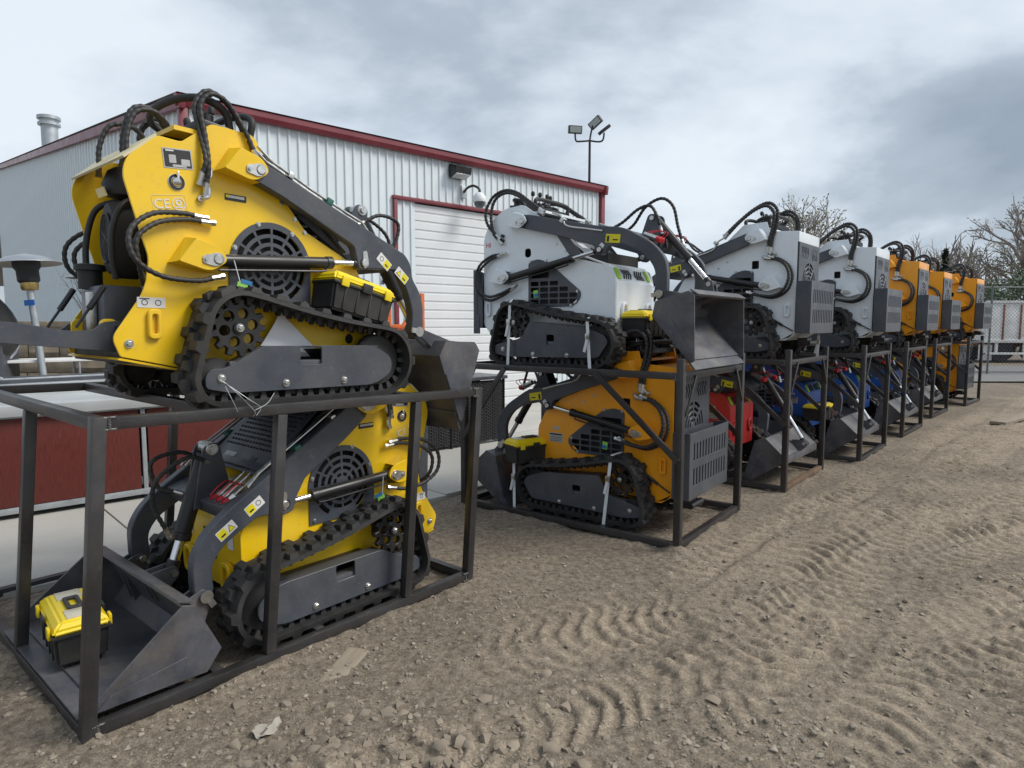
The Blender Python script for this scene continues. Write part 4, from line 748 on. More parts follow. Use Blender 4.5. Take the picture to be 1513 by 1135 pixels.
    for kk, yy in enumerate((-0.20, -0.15, 0.15, 0.20)):
        c = MB().cyl((0.70, yy, 1.03), (0.77, yy, 1.00), 0.017, 12, 0.002).cyl((0.77, yy, 1.0), (0.80, yy, 0.985), 0.021, 6).obj('coupler', 'zinc', root)
        MB().cyl((0.80, yy, 0.985), (0.84, yy, 0.968), 0.022, 12, 0.004).obj('dust_cap', 'cap_red', c); MB().tube(catmull([(0.83, yy, 0.98), (0.86, yy + 0.03, 1.03), (0.79, yy + 0.04, 1.05), (0.72, yy + 0.01, 1.04)], 6), 0.0035, 6).obj('cap_leash', 'cap_red', c)
    return root

# ---------------------------------------------------------------- toolbox
def toolbox(name='toolbox'):
    root = empty(name); L, W, H = 0.39, 0.21, 0.15
    mb = MB(); v = []
    for z, k in ((0, 0.93), (H, 1.0)): v += [(x * L / 2 * k, y * W / 2 * k, z) for x, y in ((-1, -1), (1, -1), (1, 1), (-1, 1))]
    bm = bmesh.new(); vs = [bm.verts.new(p) for p in v]
    for f in ((3, 2, 1, 0), (4, 5, 6, 7), (0, 1, 5, 4), (1, 2, 6, 5), (2, 3, 7, 6), (3, 0, 4, 7)): bm.faces.new([vs[i] for i in f])
    bmesh.ops.bevel(bm, geom=bm.edges[:], offset=0.012, segments=2, affect='EDGES'); me = bpy.data.meshes.new('box'); bm.to_mesh(me); bm.free(); smooth(me, 30)
    b = mkobj('box_body', me, 'plastic_black', root)
    for x in (-0.12, -0.04, 0.04, 0.12):
        for s in (-1, 1): MB().box((x, s * W / 2 * 0.975, H * 0.5), (0.012, 0.008, H * 0.8), ch=0.002).obj('rib', 'plastic_black', b)
    MB().box((0, 0, H - 0.008), (L + 0.016, W + 0.016, 0.014), ch=0.004).obj('rim', 'plastic_black', b)
    v = []
    for z, k, kk in ((0, 1.03, 1.04), (0.022, 1.03, 1.04), (0.055, 0.90, 0.72)): v += [(x * L / 2 * k, y * W / 2 * kk, H + z) for x, y in ((-1, -1), (1, -1), (1, 1), (-1, 1))]
    bm = bmesh.new(); vs = [bm.verts.new(p) for p in v]
    for f in ((3, 2, 1, 0), (8, 9, 10, 11), (0, 1, 5, 4), (1, 2, 6, 5), (2, 3, 7, 6), (3, 0, 4, 7), (4, 5, 9, 8), (5, 6, 10, 9), (6, 7, 11, 10), (7, 4, 8, 11)): bm.faces.new([vs[i] for i in f])
    bmesh.ops.bevel(bm, geom=bm.edges[:], offset=0.010, segments=2, affect='EDGES'); me = bpy.data.meshes.new('lid'); bm.to_mesh(me); bm.free(); smooth(me, 30)
    ld = mkobj('lid', me, 'plastic_yellow', root)
    for x in (-0.115, 0.115): MB().box((x, 0, H + 0.056), (0.10, 0.10, 0.008), ch=0.003).obj('organiser_window', 'plastic_clear', ld)
    plate('handle', rrect(-0.07, -0.032, 0.07, 0.032, 0.012), 'plastic_black', ld, [rrect(-0.045, -0.014, 0.045, 0.014, 0.008)], 0.014, H + 0.062, 0.003, 'xy')
    for x in (-0.14, 0.14, 0.0):
        for s in (-1, 1): MB().box((x, s * (W / 2 + 0.012), H + 0.002), (0.045 if x else 0.06, 0.012, 0.05), ch=0.004).obj('latch', 'plastic_yellow' if x else 'plastic_black', ld)
    return root

# ---------------------------------------------------------------- steel crates
CR_CACHE = {}
WELD_ME = MB().tube([(-0.022 + 0.0044 * k, 0, 0.0012 * math.sin(k * 2.1)) for k in range(11)], [0.0045 if k % 2 else 0.0062 for k in range(11)], 6).mesh('weld')
def beam(name, a, b, parent, w=0.05, h=None, m='tube_steel', up=None):
    a, b = Vector(a), Vector(b); L = (b - a).length; key = (round(L, 3), w, h, m)
    if key not in CR_CACHE:
        hh = h or w; mb = MB().box((0, 0, L / 2), (w, hh, L), ch=min(w, hh) * 0.12); me = mb.mesh('beam'); me.materials.append(MATS[m]); CR_CACHE[key] = me
    o = bpy.data.objects.new(name, CR_CACHE[key]); COL.objects.link(o); o.parent = parent; o.location = a
    d = (b - a).normalized(); ref = Vector(up) if up else (Vector((1, 0, 0)) if abs(d.x) < 0.7 else Vector((0, 1, 0)))
    y = d.cross(ref).normalized(); x = y.cross(d).normalized(); o.rotation_euler = Matrix((x, y, d)).transposed().to_euler()
    return o
def crate(name, origin, udir, L, W, H, post_h, posts, shear=0.0, slope=0.0, braces=(), end_braces=True, stubs=False, rust=False, xback=None, xcross=None):
    """origin: near corner; local +x = udir, +y = away from the camera side; x runs 0..L"""
    root = empty(name, (origin[0], origin[1], 0), math.atan2(udir[1], udir[0])); w = 0.05; h2 = w / 2
    zt = lambda x: H - h2 - slope * x
    for y in (h2, W - h2):
        beam('bottom_rail', (0, y, h2), (L, y, h2), root); beam('top_rail', (shear + 0.002, y, zt(0)), (L + shear - 0.002, y, zt(L)), root)
        for x in (posts if y < W / 2 or not xback else xback):
            end = x < 0.1 or x > L - 0.1; top = (post_h if end else zt(x) - h2 - 0.001) if stubs else zt(x) - h2 - 0.001
            if end and not stubs: top = zt(x) + h2 + 0.004
            yy = y if not end else (y - 0.004 if y < W / 2 else y + 0.004); xx = min(max(x, h2 - 0.003), L - h2 + 0.003)
            beam('post', (xx, yy, 0.0 if end else w), (xx + shear, yy, top), root, w * (1.0 if not end else 1.06))
    for x in (h2, L - h2):
        beam('bottom_rail', (x, w, h2 + 0.001), (x, W - w, h2 + 0.001), root, m='rust_tube' if (rust and x > 1) else 'tube_steel'); z = zt(x) - (0.0 if not stubs else 0.0)
        beam('top_rail', (x + shear, w, z + 0.001), (x + shear, W - w, z + 0.001), root)
    for x in (xcross or (L * 0.33, L * 0.68)): beam('cross_member', (x, w, h2 - 0.002), (x, W - w, h2 - 0.002), root); beam('cross_member', (x + shear, w, zt(x) - 0.003), (x + shear, W - w, zt(x) - 0.003), root)
    for (a, b) in braces:
        for y in (-0.008, W + 0.008): beam('brace', (a[0], y, a[1]), (b[0], y, b[1]), root, 0.016, 0.045, up=(0, 1, 0))
    for x, sg in ((0.0, 1), (L, -1)):
        for z, dx in ((h2, 0.0), (zt(x), shear)):
            for dz in (-h2 + 0.002, h2 - 0.002): o = place('weld_bead', WELD_ME, 'weld', root, (x + sg * 0.056 + dx, -0.001, z + dz))
            o = place('weld_bead', WELD_ME, 'weld', root, (x + sg * 0.054 + dx, -0.001, z), (0, R(90), 0))
    if end_braces:
        for x in (-0.008, L + 0.008):
            for y0, y1 in ((0.05, 0.22), (W - 0.05, W - 0.22)): beam('brace', (x, y0, H - 0.30), (x, y1, H - 0.03), root, 0.010, 0.026, up=(1, 0, 0))
    return root

# ---------------------------------------------------------------- ground
def vnoise(x, y, seed=0):
    xi, yi = np.floor(x).astype(np.int64), np.floor(y).astype(np.int64); fx, fy = x - xi, y - yi; fx = fx * fx * (3 - 2 * fx); fy = fy * fy * (3 - 2 * fy)
    def h(a, b):
        n = (a * 374761393 + b * 668265263 + seed * 1442695041) & 0x7fffffff; n = ((n ^ (n >> 13)) * 1274126177) & 0x7fffffff; n = n ^ (n >> 16); return (n & 0xffff) / 65535.0
    return (h(xi, yi) * (1 - fx) + h(xi + 1, yi) * fx) * (1 - fy) + (h(xi, yi + 1) * (1 - fx) + h(xi + 1, yi + 1) * fx) * fy
def fbm(x, y, o=4, seed=0, g=0.5):
    a, s, n = 1.0, 0.0, 0.0
    for k in range(o): s = s + a * (vnoise(x * 2 ** k, y * 2 ** k, seed + k * 17) - 0.5); n += a; a *= g
    return s / n
def sstep(a, b, x): t = np.clip((x - a) / (b - a), 0, 1); return t * t * (3 - 2 * t)
PD = np.array([math.sin(R(44)), math.cos(R(44))]); QD = np.array([PD[1], -PD[0]])          # along the row / to its open side
# tread bands: (offset across, half width, lug pitch, skew, strength, phase)
BANDS = [(-2.0 + 0.43 * k + 0.05 * math.sin(k * 2.3), 0.19 + 0.02 * math.sin(k * 1.7), 0.118 + 0.016 * math.sin(k * 3.1), (0.55 if k % 2 else -0.55) + 0.1 * math.sin(k), 0.9 + 0.25 * math.sin(k * 1.9), k * 1.3) for k in range(22)]
RAILS = [((-1.642, 2.347), (-0.254, 3.974)), ((-1.642, 2.347), (-3.12, 3.61)), ((1.179, 4.463), (-0.453, 5.72)), ((1.179, 4.463), (1.988, 5.465)), ((2.604, 6.074), (3.44, 7.06)), ((4.033, 7.409), (4.88, 8.38))]
def terrain(x, y):
    p0 = x * PD[0] + y * PD[1]; q0 = x * QD[0] + y * QD[1]
    open_ = sstep(-2.40, -1.95, q0 + 0.7 * fbm(p0 * 0.7, q0 * 0.7, 3, 31))
    tan = np.zeros_like(x); h = np.zeros_like(x); pick = sstep(-0.14, 0.02, fbm(x * 0.45 + 7.3, y * 0.45 + 2.1, 3, 131))
    act = np.where((open_ > 0.001) & (np.hypot(x, y) < 34))[0]
    for turn, sel_, sd in ((0.0, pick[act], 0), (24.0, 1 - pick[act], 300)):
        ct, st_ = math.cos(R(turn)), math.sin(R(turn)); pa = p0[act] * ct + q0[act] * st_; qa = -p0[act] * st_ + q0[act] * ct + (0.0 if not turn else 1.6)
        qwa = qa + 0.55 * fbm(pa * 0.30, qa * 0.30, 3, 5 + sd) + 0.07 * fbm(pa * 1.6, qa * 1.6, 2, 9 + sd); pwa = pa + 0.34 * fbm(pa * 0.9, qa * 0.9, 4, 21 + sd) + 0.035 * fbm(pa * 6, qa * 6, 3, 23 + sd)
        for c, w, pt, sk, st, ph in BANDS:
            k = np.where((np.abs(qwa - c) < 1.65 * w) & (sel_ > 0.001))[0]
            if len(k) == 0: continue
            ix = act[k]; p, q, qw, pw = pa[k], qa[k], qwa[k], pwa[k]
            d = (qw - c) / w; inside = sstep(1.15, 0.70, np.abs(d)); live = 0.30 + 0.70 * sstep(-0.30, -0.05, fbm(p * 0.9 + c * 3, q * 1.1, 4, 40 + int(c * 10) + sd)); live = live * sel_[k]
            arg = (pw + sk * w * (np.abs(d) ** 1.4) * 0.9 + 0.35 * sk * (qw - c)) / pt * 2 * np.pi + ph
            lug = 0.5 + 0.5 * np.tanh(1.9 * np.sin(arg + 0.5 * np.sin(arg))); lug = lug * (0.35 + 1.1 * vnoise(p * 4.2 + c, q * 4.2, 63 + sd))
            edge = np.exp(-((np.abs(d) - 1.15) / 0.16) ** 2)
            h[ix] += open_[ix] * live * (inside * st * 0.028 * (lug - 0.42) + edge * (0.006 + 0.05 * np.maximum(0, fbm(p * 3, q * 3, 4, 44 + sd))))
            tan[ix] = np.maximum(tan[ix], inside * live * (0.15 + 0.85 * np.clip(lug * 1.2, 0, 1)))
    p, q = p0, q0
    rough = 0.45 + 1.1 * sstep(0.0, 0.18, fbm(x * 0.9, y * 0.9, 3, 55))
    h += 0.06 * fbm(x * 0.5, y * 0.5, 3, 60) * open_ + rough * (0.060 * fbm(x * 2.4, y * 2.4, 5, 70, 0.55) + 0.030 * fbm(x * 14, y * 14, 3, 80, 0.65)) * (0.25 + 0.75 * open_) + 0.005 * fbm(x * 46, y * 46, 2, 90)
    # churned heap low in the foreground
    heap = np.exp(-(((x + 0.42) / 0.40) ** 2 + ((y - 2.22) / 0.22) ** 2)); h += heap * (0.03 + 0.12 * fbm(x * 6, y * 6, 5, 101, 0.6))
    for (ax, ay), (bx, by) in RAILS:                                     # soil pushed up against the bottom rails
        ex, ey = bx - ax, by - ay; l2 = ex * ex + ey * ey; near = np.where((np.abs(x - (ax + bx) / 2) < 2.2) & (np.abs(y - (ay + by) / 2) < 2.2))[0]
        if len(near):
            xx, yy = x[near], y[near]; t = np.clip(((xx - ax) * ex + (yy - ay) * ey) / l2, 0, 1); dd = np.hypot(xx - ax - t * ex, yy - ay - t * ey)
            h[near] = np.maximum(h[near], -0.02) + np.exp(-(dd / 0.075) ** 2) * np.clip(0.016 + 0.10 * fbm(xx * 4, yy * 4, 4, 151, 0.6), 0, 0.045)
    soil = np.clip(tan * open_ + 0.45 * sstep(0.02, 0.2, fbm(x * 0.8, y * 0.8, 3, 111)) * open_, 0, 1)
    r = np.hypot(x, y); h *= sstep(45, 25, r); h -= 0.012
    return h, soil, open_
def build_ground():
    front = np.radians(np.arange(-56, 56.01, 0.19)); back = np.radians(np.concatenate([np.arange(60, 300, 6.0), [301.0]])); ang = np.concatenate([front, back]); na = len(ang)
    r = [0.5]
    while r[-1] < 46: r.append(r[-1] * (1.0044 if r[-1] > 1.6 else 1.02))
    while r[-1] < 2500: r.append(r[-1] * 1.22)
    r = np.array(r); nr = len(r); A, RR = np.meshgrid(ang, r); X = RR * np.sin(A); Y = RR * np.cos(A)
    Hh, S, O = terrain(X.ravel(), Y.ravel()); V = np.stack([X.ravel(), Y.ravel(), Hh], 1); V = np.vstack([V, [[0, 0, -0.02]]])
    i, j = np.meshgrid(np.arange(nr - 1), np.arange(na), indexing='ij'); j2 = (j + 1) % na
    F = np.stack([i * na + j, i * na + j2, (i + 1) * na + j2, (i + 1) * na + j], -1).reshape(-1, 4)[:, ::-1]
    T = np.stack([np.full(na, nr * na), (np.arange(na) + 1) % na, np.arange(na)], 1)
    me = bpy.data.meshes.new('ground'); nv = len(V); nq = len(F); nt = len(T)
    me.vertices.add(nv); me.vertices.foreach_set('co', V.astype(np.float32).ravel()); me.loops.add(nq * 4 + nt * 3)
    me.loops.foreach_set('vertex_index', np.concatenate([F.ravel(), T.ravel()]).astype(np.int32)); me.polygons.add(nq + nt)
    me.polygons.foreach_set('loop_start', np.concatenate([np.arange(nq) * 4, nq * 4 + np.arange(nt) * 3]).astype(np.int32)); me.update(calc_edges=True); me.validate()
    at = me.attributes.new('soil', 'FLOAT', 'POINT'); at.data.foreach_set('value', np.append(S, 0).astype(np.float32)); me.shade_smooth()
    m = bpy.data.materials.new('dirt'); m.use_nodes = True; t = m.node_tree; L = t.links.new; p = t.nodes['Principled BSDF']; p.inputs['Specular IOR Level'].default_value = 0.25; p.inputs['Roughness'].default_value = 0.92
    tc = N(t, 'ShaderNodeTexCoord'); a = N(t, 'ShaderNodeAttribute'); a.attribute_name = 'soil'
    def ns(sc, det, ro=0.6): n = N(t, 'ShaderNodeTexNoise'); n.inputs['Scale'].default_value = sc; n.inputs['Detail'].default_value = det; n.inputs['Roughness'].default_value = ro; L(tc.outputs['Object'], n.inputs['Vector']); return n
    n1 = ns(0.9, 5); n2 = ns(26, 7, 0.7); n3 = ns(110, 4, 0.7)
    r1 = N(t, 'ShaderNodeValToRGB'); L(n2.outputs['Fac'], r1.inputs[0]); e = r1.color_ramp.elements; e[0].position = 0.32; e[0].color = (0.080, 0.064, 0.048, 1); e[1].position = 0.70; e[1].color = (0.265, 0.222, 0.172, 1)
    r2 = N(t, 'ShaderNodeValToRGB'); L(n2.outputs['Fac'], r2.inputs[0]); e = r2.color_ramp.elements; e[0].position = 0.3; e[0].color = (0.190, 0.152, 0.110, 1); e[1].position = 0.72; e[1].color = (0.37, 0.31, 0.235, 1)
    ad = N(t, 'ShaderNodeMath', operation='MULTIPLY_ADD'); L(n1.outputs['Fac'], ad.inputs[0]); ad.inputs[1].default_value = 1.7; ad.inputs[2].default_value = -0.70; sm = N(t, 'ShaderNodeMath', operation='ADD'); L(ad.outputs[0], sm.inputs[0]); L(a.outputs['Fac'], sm.inputs[1]); sm.use_clamp = True
    mx = N(t, 'ShaderNodeMixRGB'); L(sm.outputs[0], mx.inputs[0]); L(r1.outputs[0], mx.inputs[1]); L(r2.outputs[0], mx.inputs[2])
    vo = N(t, 'ShaderNodeTexVoronoi'); vo.inputs['Scale'].default_value = 130; L(tc.outputs['Object'], vo.inputs['Vector']); sp = N(t, 'ShaderNodeMapRange'); L(vo.outputs['Color'], sp.inputs[0]); sp.inputs[1].default_value = 0.0; sp.inputs[2].default_value = 1.0; sp.inputs[3].default_value = 0.72; sp.inputs[4].default_value = 1.28
    mu = N(t, 'ShaderNodeMixRGB', blend_type='MULTIPLY'); mu.inputs[0].default_value = 0.55; L(mx.outputs[0], mu.inputs[1]); L(sp.outputs[0], mu.inputs[2]); fr = N(t, 'ShaderNodeMapRange'); L(n3.outputs['Fac'], fr.inputs[0]); fr.inputs[1].default_value = 0.3; fr.inputs[2].default_value = 0.7; fr.inputs[3].default_value = 0.62; fr.inputs[4].default_value = 1.38; m3 = N(t, 'ShaderNodeMixRGB', blend_type='MULTIPLY'); m3.inputs[0].default_value = 1.0; L(mu.outputs[0], m3.inputs[1]); L(fr.outputs[0], m3.inputs[2]); L(m3.outputs[0], p.inputs['Base Color'])
    b1 = N(t, 'ShaderNodeBump'); b1.inputs['Strength'].default_value = 0.9; b1.inputs['Distance'].default_value = 0.012; L(n2.outputs['Fac'], b1.inputs['Height'])
    b2 = N(t, 'ShaderNodeBump'); b2.inputs['Strength'].default_value = 0.8; b2.inputs['Distance'].default_value = 0.004; L(n3.outputs['Fac'], b2.inputs['Height']); L(b1.outputs[0], b2.inputs['Normal']); L(b2.outputs[0], p.inputs['Normal'])
    me.materials.append(m); o = mkobj('ground', me); o['kind'] = 'structure'; return o
build_ground()
def stones(name, n, smin, smax, m, label, cat, region, seed, near_bias=1.0, flat=0.7, sharp=40, sink=0.25):
    g = np.random.default_rng(seed); ph = (1 + 5 ** 0.5) / 2
    B = np.array([(-1, ph, 0), (1, ph, 0), (-1, -ph, 0), (1, -ph, 0), (0, -1, ph), (0, 1, ph), (0, -1, -ph), (0, 1, -ph), (ph, 0, -1), (ph, 0, 1), (-ph, 0, -1), (-ph, 0, 1)]) / 1.9
    FB = np.array([(0, 11, 5), (0, 5, 1), (0, 1, 7), (0, 7, 10), (0, 10, 11), (1, 5, 9), (5, 11, 4), (11, 10, 2), (10, 7, 6), (7, 1, 8), (3, 9, 4), (3, 4, 2), (3, 2, 6), (3, 6, 8), (3, 8, 9), (4, 9, 5), (2, 4, 11), (6, 2, 10), (8, 6, 7), (9, 8, 1)])
    x, y = region(g, n); n = len(x); h, s, o = terrain(x, y); sz = smin * (smax / smin) ** (g.random(n) ** 2.6)
    V = B[None] * (0.60 + 0.75 * g.random((n, 12, 1))); sc = np.stack([sz * (0.7 + 0.7 * g.random(n)), sz * (0.7 + 0.5 * g.random(n)), sz * flat * (0.7 + 0.4 * g.random(n))], -1); V = V * sc[:, None, :]
    a = g.random(n) * 6.283; c, sn = np.cos(a)[:, None], np.sin(a)[:, None]; V = np.stack([V[..., 0] * c - V[..., 1] * sn, V[..., 0] * sn + V[..., 1] * c, V[..., 2]], -1)
    V += np.stack([x, y, h + sz * flat * sink], -1)[:, None, :]; F = (FB[None] + (np.arange(n) * 12)[:, None, None]).reshape(-1, 3); V = V.reshape(-1, 3)
    me = bpy.data.meshes.new(name); me.vertices.add(len(V)); me.vertices.foreach_set('co', V.astype(np.float32).ravel()); me.loops.add(len(F) * 3); me.loops.foreach_set('vertex_index', F.astype(np.int32).ravel()); me.polygons.add(len(F)); me.polygons.foreach_set('loop_start', (np.arange(len(F)) * 3).astype(np.int32)); me.update(calc_edges=True)
    me.shade_smooth(); me.set_sharp_from_angle(angle=R(sharp)); o = mkobj(name, me, m); o['kind'] = 'stuff'; o['label'] = label; o['category'] = cat; return o
def reg_front(g, n):
    a = np.radians(g.uniform(-40, 44, n)); r = 2.0 * (12 / 2.0) ** (g.random(n) ** 1.2); x, y = r * np.sin(a), r * np.cos(a); q = x * QD[0] + y * QD[1]; d = fbm(x * 1.3, y * 1.3, 3, 201) + np.where(q < -1.4, 0.07, 0.0); k = (g.random(n) < np.clip(0.35 + d * 2.6, 0.04, 1)) & (q > -3.9); return x[k], y[k]
def reg_heap(g, n):
    x = g.normal(-0.40, 0.40, n); y = g.normal(2.25, 0.22, n); return x, y
def reg_windrow(g, n):
    p = g.uniform(1.5, 7.5, n); c = g.choice([0.70, -0.88, 1.27, -0.38], n); q = c + g.normal(0, 0.055, n) - 0.30 * fbm(p * 0.35, c * 0.35, 3, 5); x = p * PD[0] + q * QD[0]; y = p * PD[1] + q * QD[1]; k = fbm(x * 1.1, y * 1.1, 2, 77) > -0.05; return x[k], y[k]
stones('gravel', 22000, 0.0026, 0.016, 'stone', 'loose grey and tan gravel strewn over the dirt yard', 'gravel', reg_front, 5)
stones('dirt_clods', 1000, 0.004, 0.036, 'clod', 'broken brown dirt clods in the churned foreground', 'dirt clods', reg_heap, 6, flat=0.75, sharp=45, sink=-0.05)
stones('gravel_windrow', 3800, 0.004, 0.018, 'stone', 'pebble ridges pushed up between the tread marks', 'gravel', reg_windrow, 8)
# concrete pad behind the crates
WH = 48.0; WD = Vector((math.sin(R(WH)), math.cos(R(WH)), 0)); WN = Vector((WD.y, -WD.x, 0))          # building wall direction and its outward side
def build_pad():
    a = Vector((-0.62, 5.92, 0)); d = Vector((math.sin(R(46)), math.cos(R(46)), 0)); n = Vector((-d.y, d.x, 0)); k = 0
    root = empty('concrete_pad'); root['kind'] = 'structure'
    for i in range(-4, 7):
        for j in range(5):
            g = 0.008; e = (0.05 * math.sin(i * 5.1), 0.04 * math.cos(i * 3.3)) if j == 0 else (0, 0)
            c = [a + d * (i * 2.4 + g) + n * (j * 2.0 + g + e[0]), a + d * (i * 2.4 + 2.4 - g) + n * (j * 2.0 + g + e[1]), a + d * (i * 2.4 + 2.4 - g) + n * (j * 2.0 + 2.0 - g), a + d * (i * 2.4 + g) + n * (j * 2.0 + 2.0 - g)]
            MB().add([(p.x, p.y, 0.022) for p in c] + [(p.x, p.y, -0.1) for p in c], [(0, 1, 2, 3), (0, 4, 5, 1), (1, 5, 6, 2), (2, 6, 7, 3), (3, 7, 4, 0)]).obj('slab', 'concrete', root)
build_pad()

# ---------------------------------------------------------------- steel warehouse
def ribbed_panel(w, h0, h1, base=0.0, dep=0.022, n=4):
    """wall panel of width w, rising to h0 on its left and h1 on its right, with trapezoid ribs; x along the wall, y outward"""
    xs = []; p = w / n
    for k in range(n): x = k * p; xs += [(x, 0), (x + p * 0.30, 0), (x + p * 0.37, dep), (x + p * 0.56, dep), (x + p * 0.63, 0)]
    xs.append((w, 0)); v = []; f = []
    for x, y in xs: t = x / w; v += [(x, y, base), (x, y, h0 + (h1 - h0) * t)]
    for i in range(len(xs) - 1): f.append((2 * i, 2 * i + 2, 2 * i + 3, 2 * i + 1))
    mb = MB(); mb.add(v, f); me = mb.mesh('siding', 20, fix=False); return me
def build_warehouse():
    C0 = Vector((-4.353, 8.921, 0)); EH = 4.585; L = 8.45
    root = empty('warehouse', C0, math.atan2(WD.y, WD.x)); root.rotation_euler = (0, 0, math.atan2(WD.y, WD.x))
    tag(root, 'pale corrugated metal warehouse with maroon roof trim and a roll-up door', 'building')
    # local: +x along the front wall, -y outward (towards the camera)
    D0, D1, DH = 3.25, 6.75, 3.66; pw = 0.6035; GW = 27.0; RIDGE = 28.0; slope = 0.140
    me_full = ribbed_panel(pw, EH, EH); me_head = ribbed_panel(pw, EH, EH, DH + 0.09)
    for me in (me_full, me_head): me.materials.append(MATS['siding'])
    x = 0.0
    while x < L - 0.01:
        inside = x + 0.01 >= D0 - 0.05 and x + pw <= D1 + 0.1
        o = mkobj('wall_panel', me_head if inside else me_full, None, root); o.location = (x, 0, 0); o.scale = (1, -1, 1); x += pw
    k = 0; x = 0.0
    while x < GW:                                                        # gable wall, turning away to the left
        hz = lambda q: EH + slope * min(q, RIDGE) - slope * max(0, q - RIDGE)
        o = mkobj('gable_panel', ribbed_panel(pw, hz(x), hz(x + pw), 0.0, 0.028, 2), 'siding', root); o.rotation_euler = (0, 0, R(90)); o.location = (0, x, 0); x += pw
    # roof, eave gutter, rake and corner trim
    s = MB(); s.add([(-0.12, -0.15, EH + 0.02), (L + 0.15, -0.15, EH + 0.02), (L + 0.15, RIDGE, EH + 0.05 + slope * RIDGE), (-0.12, RIDGE, EH + 0.05 + slope * RIDGE), (-0.12, 2 * RIDGE, EH), (L + 0.15, 2 * RIDGE, EH)], [(0, 1, 2, 3), (3, 2, 5, 4)]); s.obj('roof', 'roof', root)
    MB().prism_x([(-0.03, 0.0), (-0.03, -0.13), (-0.10, -0.13), (-0.13, -0.07), (-0.13, 0.0), (-0.11, 0.02), (-0.05, 0.02)], -0.13, L + 0.13).obj('gutter', 'trim_red', root, 20).location = (0, 0, EH)
    rk = beam('rake_trim', (-0.06, -0.16, EH - 0.06 - 0.032), (-0.06, RIDGE, EH + slope * RIDGE - 0.06), root, 0.08, 0.17, 'trim_red', up=(1, 0, 0))
    for nm, xx in (('corner_trim', -0.03), ('corner_trim', L + 0.03)): beam(nm, (xx, -0.03, 0), (xx, -0.03, EH - 0.1), root, 0.11, None, 'trim_red')
    beam('rake_trim', (L + 0.06, -0.16, EH - 0.06 - 0.032), (L + 0.06, RIDGE, EH + slope * RIDGE - 0.06), root, 0.08, 0.17, 'trim_red', up=(1, 0, 0))
    s = MB().add([(L, 0, 0), (L, 2 * RIDGE, 0), (L, 2 * RIDGE, EH), (L, RIDGE, EH + slope * RIDGE), (L, 0, EH)], [(0, 1, 2, 3, 4)]); s.obj('end_wall', 'siding', root)
    # roll-up door: separate slats in a maroon frame
    door = empty('roll_up_door'); door.parent = root
    n = 24; sh = DH / n; W = D1 - D0
    me = MB().prism_x([(0.0, 0.0), (0.0, 0.018), (-0.014, 0.030), (-0.014, sh - 0.012), (0.0, sh - 0.002), (0.02, sh - 0.002), (0.02, 0.0)], 0, W).mesh('slat', 20); me.materials.append(MATS['door_white'])
    for k in range(n): o = mkobj('door_slat', me, None, door); o.location = (D0, 0.02, k * sh)
    beam('door_trim', (D0 - 0.04, -0.03, 0), (D0 - 0.04, -0.03, DH), root, 0.065, None, 'trim_red'); beam('door_trim', (D1 + 0.04, -0.03, 0), (D1 + 0.04, -0.03, DH), root, 0.065, None, 'trim_red')
    beam('door_trim', (D0 - 0.085, -0.03, DH + 0.045), (D1 + 0.085, -0.03, DH + 0.045), root, 0.065, None, 'trim_red')
    # wall light over the door
    M = root.matrix_basis
    def wl(x, y, z): v = M @ Vector((x, y, z)); return v
    lt = empty('wall_light', wl(4.50, -0.03, 4.30), root.rotation_euler.z); tag(lt, 'black wall-mounted flood light on the siding above the roll-up door', 'wall light')
    MB().prism_x([(0.0, 0.10), (0.0, -0.10), (-0.03, -0.12), (-0.20, -0.05), (-0.22, 0.06), (-0.03, 0.12)], -0.17, 0.17).obj('housing', 'black', lt)
    MB().box((0, -0.125, -0.088), (0.30, 0.15, 0.012), Matrix.Rotation(R(-22), 3, 'X'), 0.004).obj('lens', 'lens', lt)
    cm = empty('dome_camera', wl(4.74, -0.03, 3.93), root.rotation_euler.z); tag(cm, 'white dome security camera hanging from a black gooseneck by the door', 'camera')
    MB().box((-0.10, -0.015, 0.04), (0.11, 0.04, 0.22), ch=0.006).obj('wall_plate', 'galv', cm)
    MB().tube(catmull([(-0.10, -0.03, 0.04), (-0.10, -0.14, 0.10), (-0.06, -0.26, 0.12), (0.0, -0.34, 0.06), (0.0, -0.35, -0.02)], 6), 0.022, 10).obj('gooseneck', 'black', cm, 60)
    MB().lathe([(0.03, 0.02), (0.07, 0.0), (0.11, -0.05), (0.125, -0.13), (0.12, -0.15)], 20, (0, -0.35, -0.02)).obj('dome_housing', 'door_white', cm, 60)
    MB().lathe([(0.10, 0.0), (0.095, -0.05), (0.06, -0.10), (0.01, -0.115)], 18, (0, -0.35, -0.17)).obj('dome_glass', 'dome_glass', cm, 60)
    st = empty('roof_vent', wl(0.45, 15.0, EH + slope * 15.0 - 0.1)); st.scale = (1.1, 1.1, 1.2); tag(st, 'galvanised metal flue pipe with a flat cap rising from the warehouse roof', 'flue')
    MB().lathe([(0.20, 0.0), (0.20, 0.98)], 22).obj('pipe', 'galv', st); MB().lathe([(0.27, 0.84), (0.27, 0.90), (0.22, 0.91), (0.22, 0.98), (0.28, 0.985), (0.28, 1.06), (0.22, 1.08)], 22).obj('cap', 'galv', st)
    return root
build_warehouse()
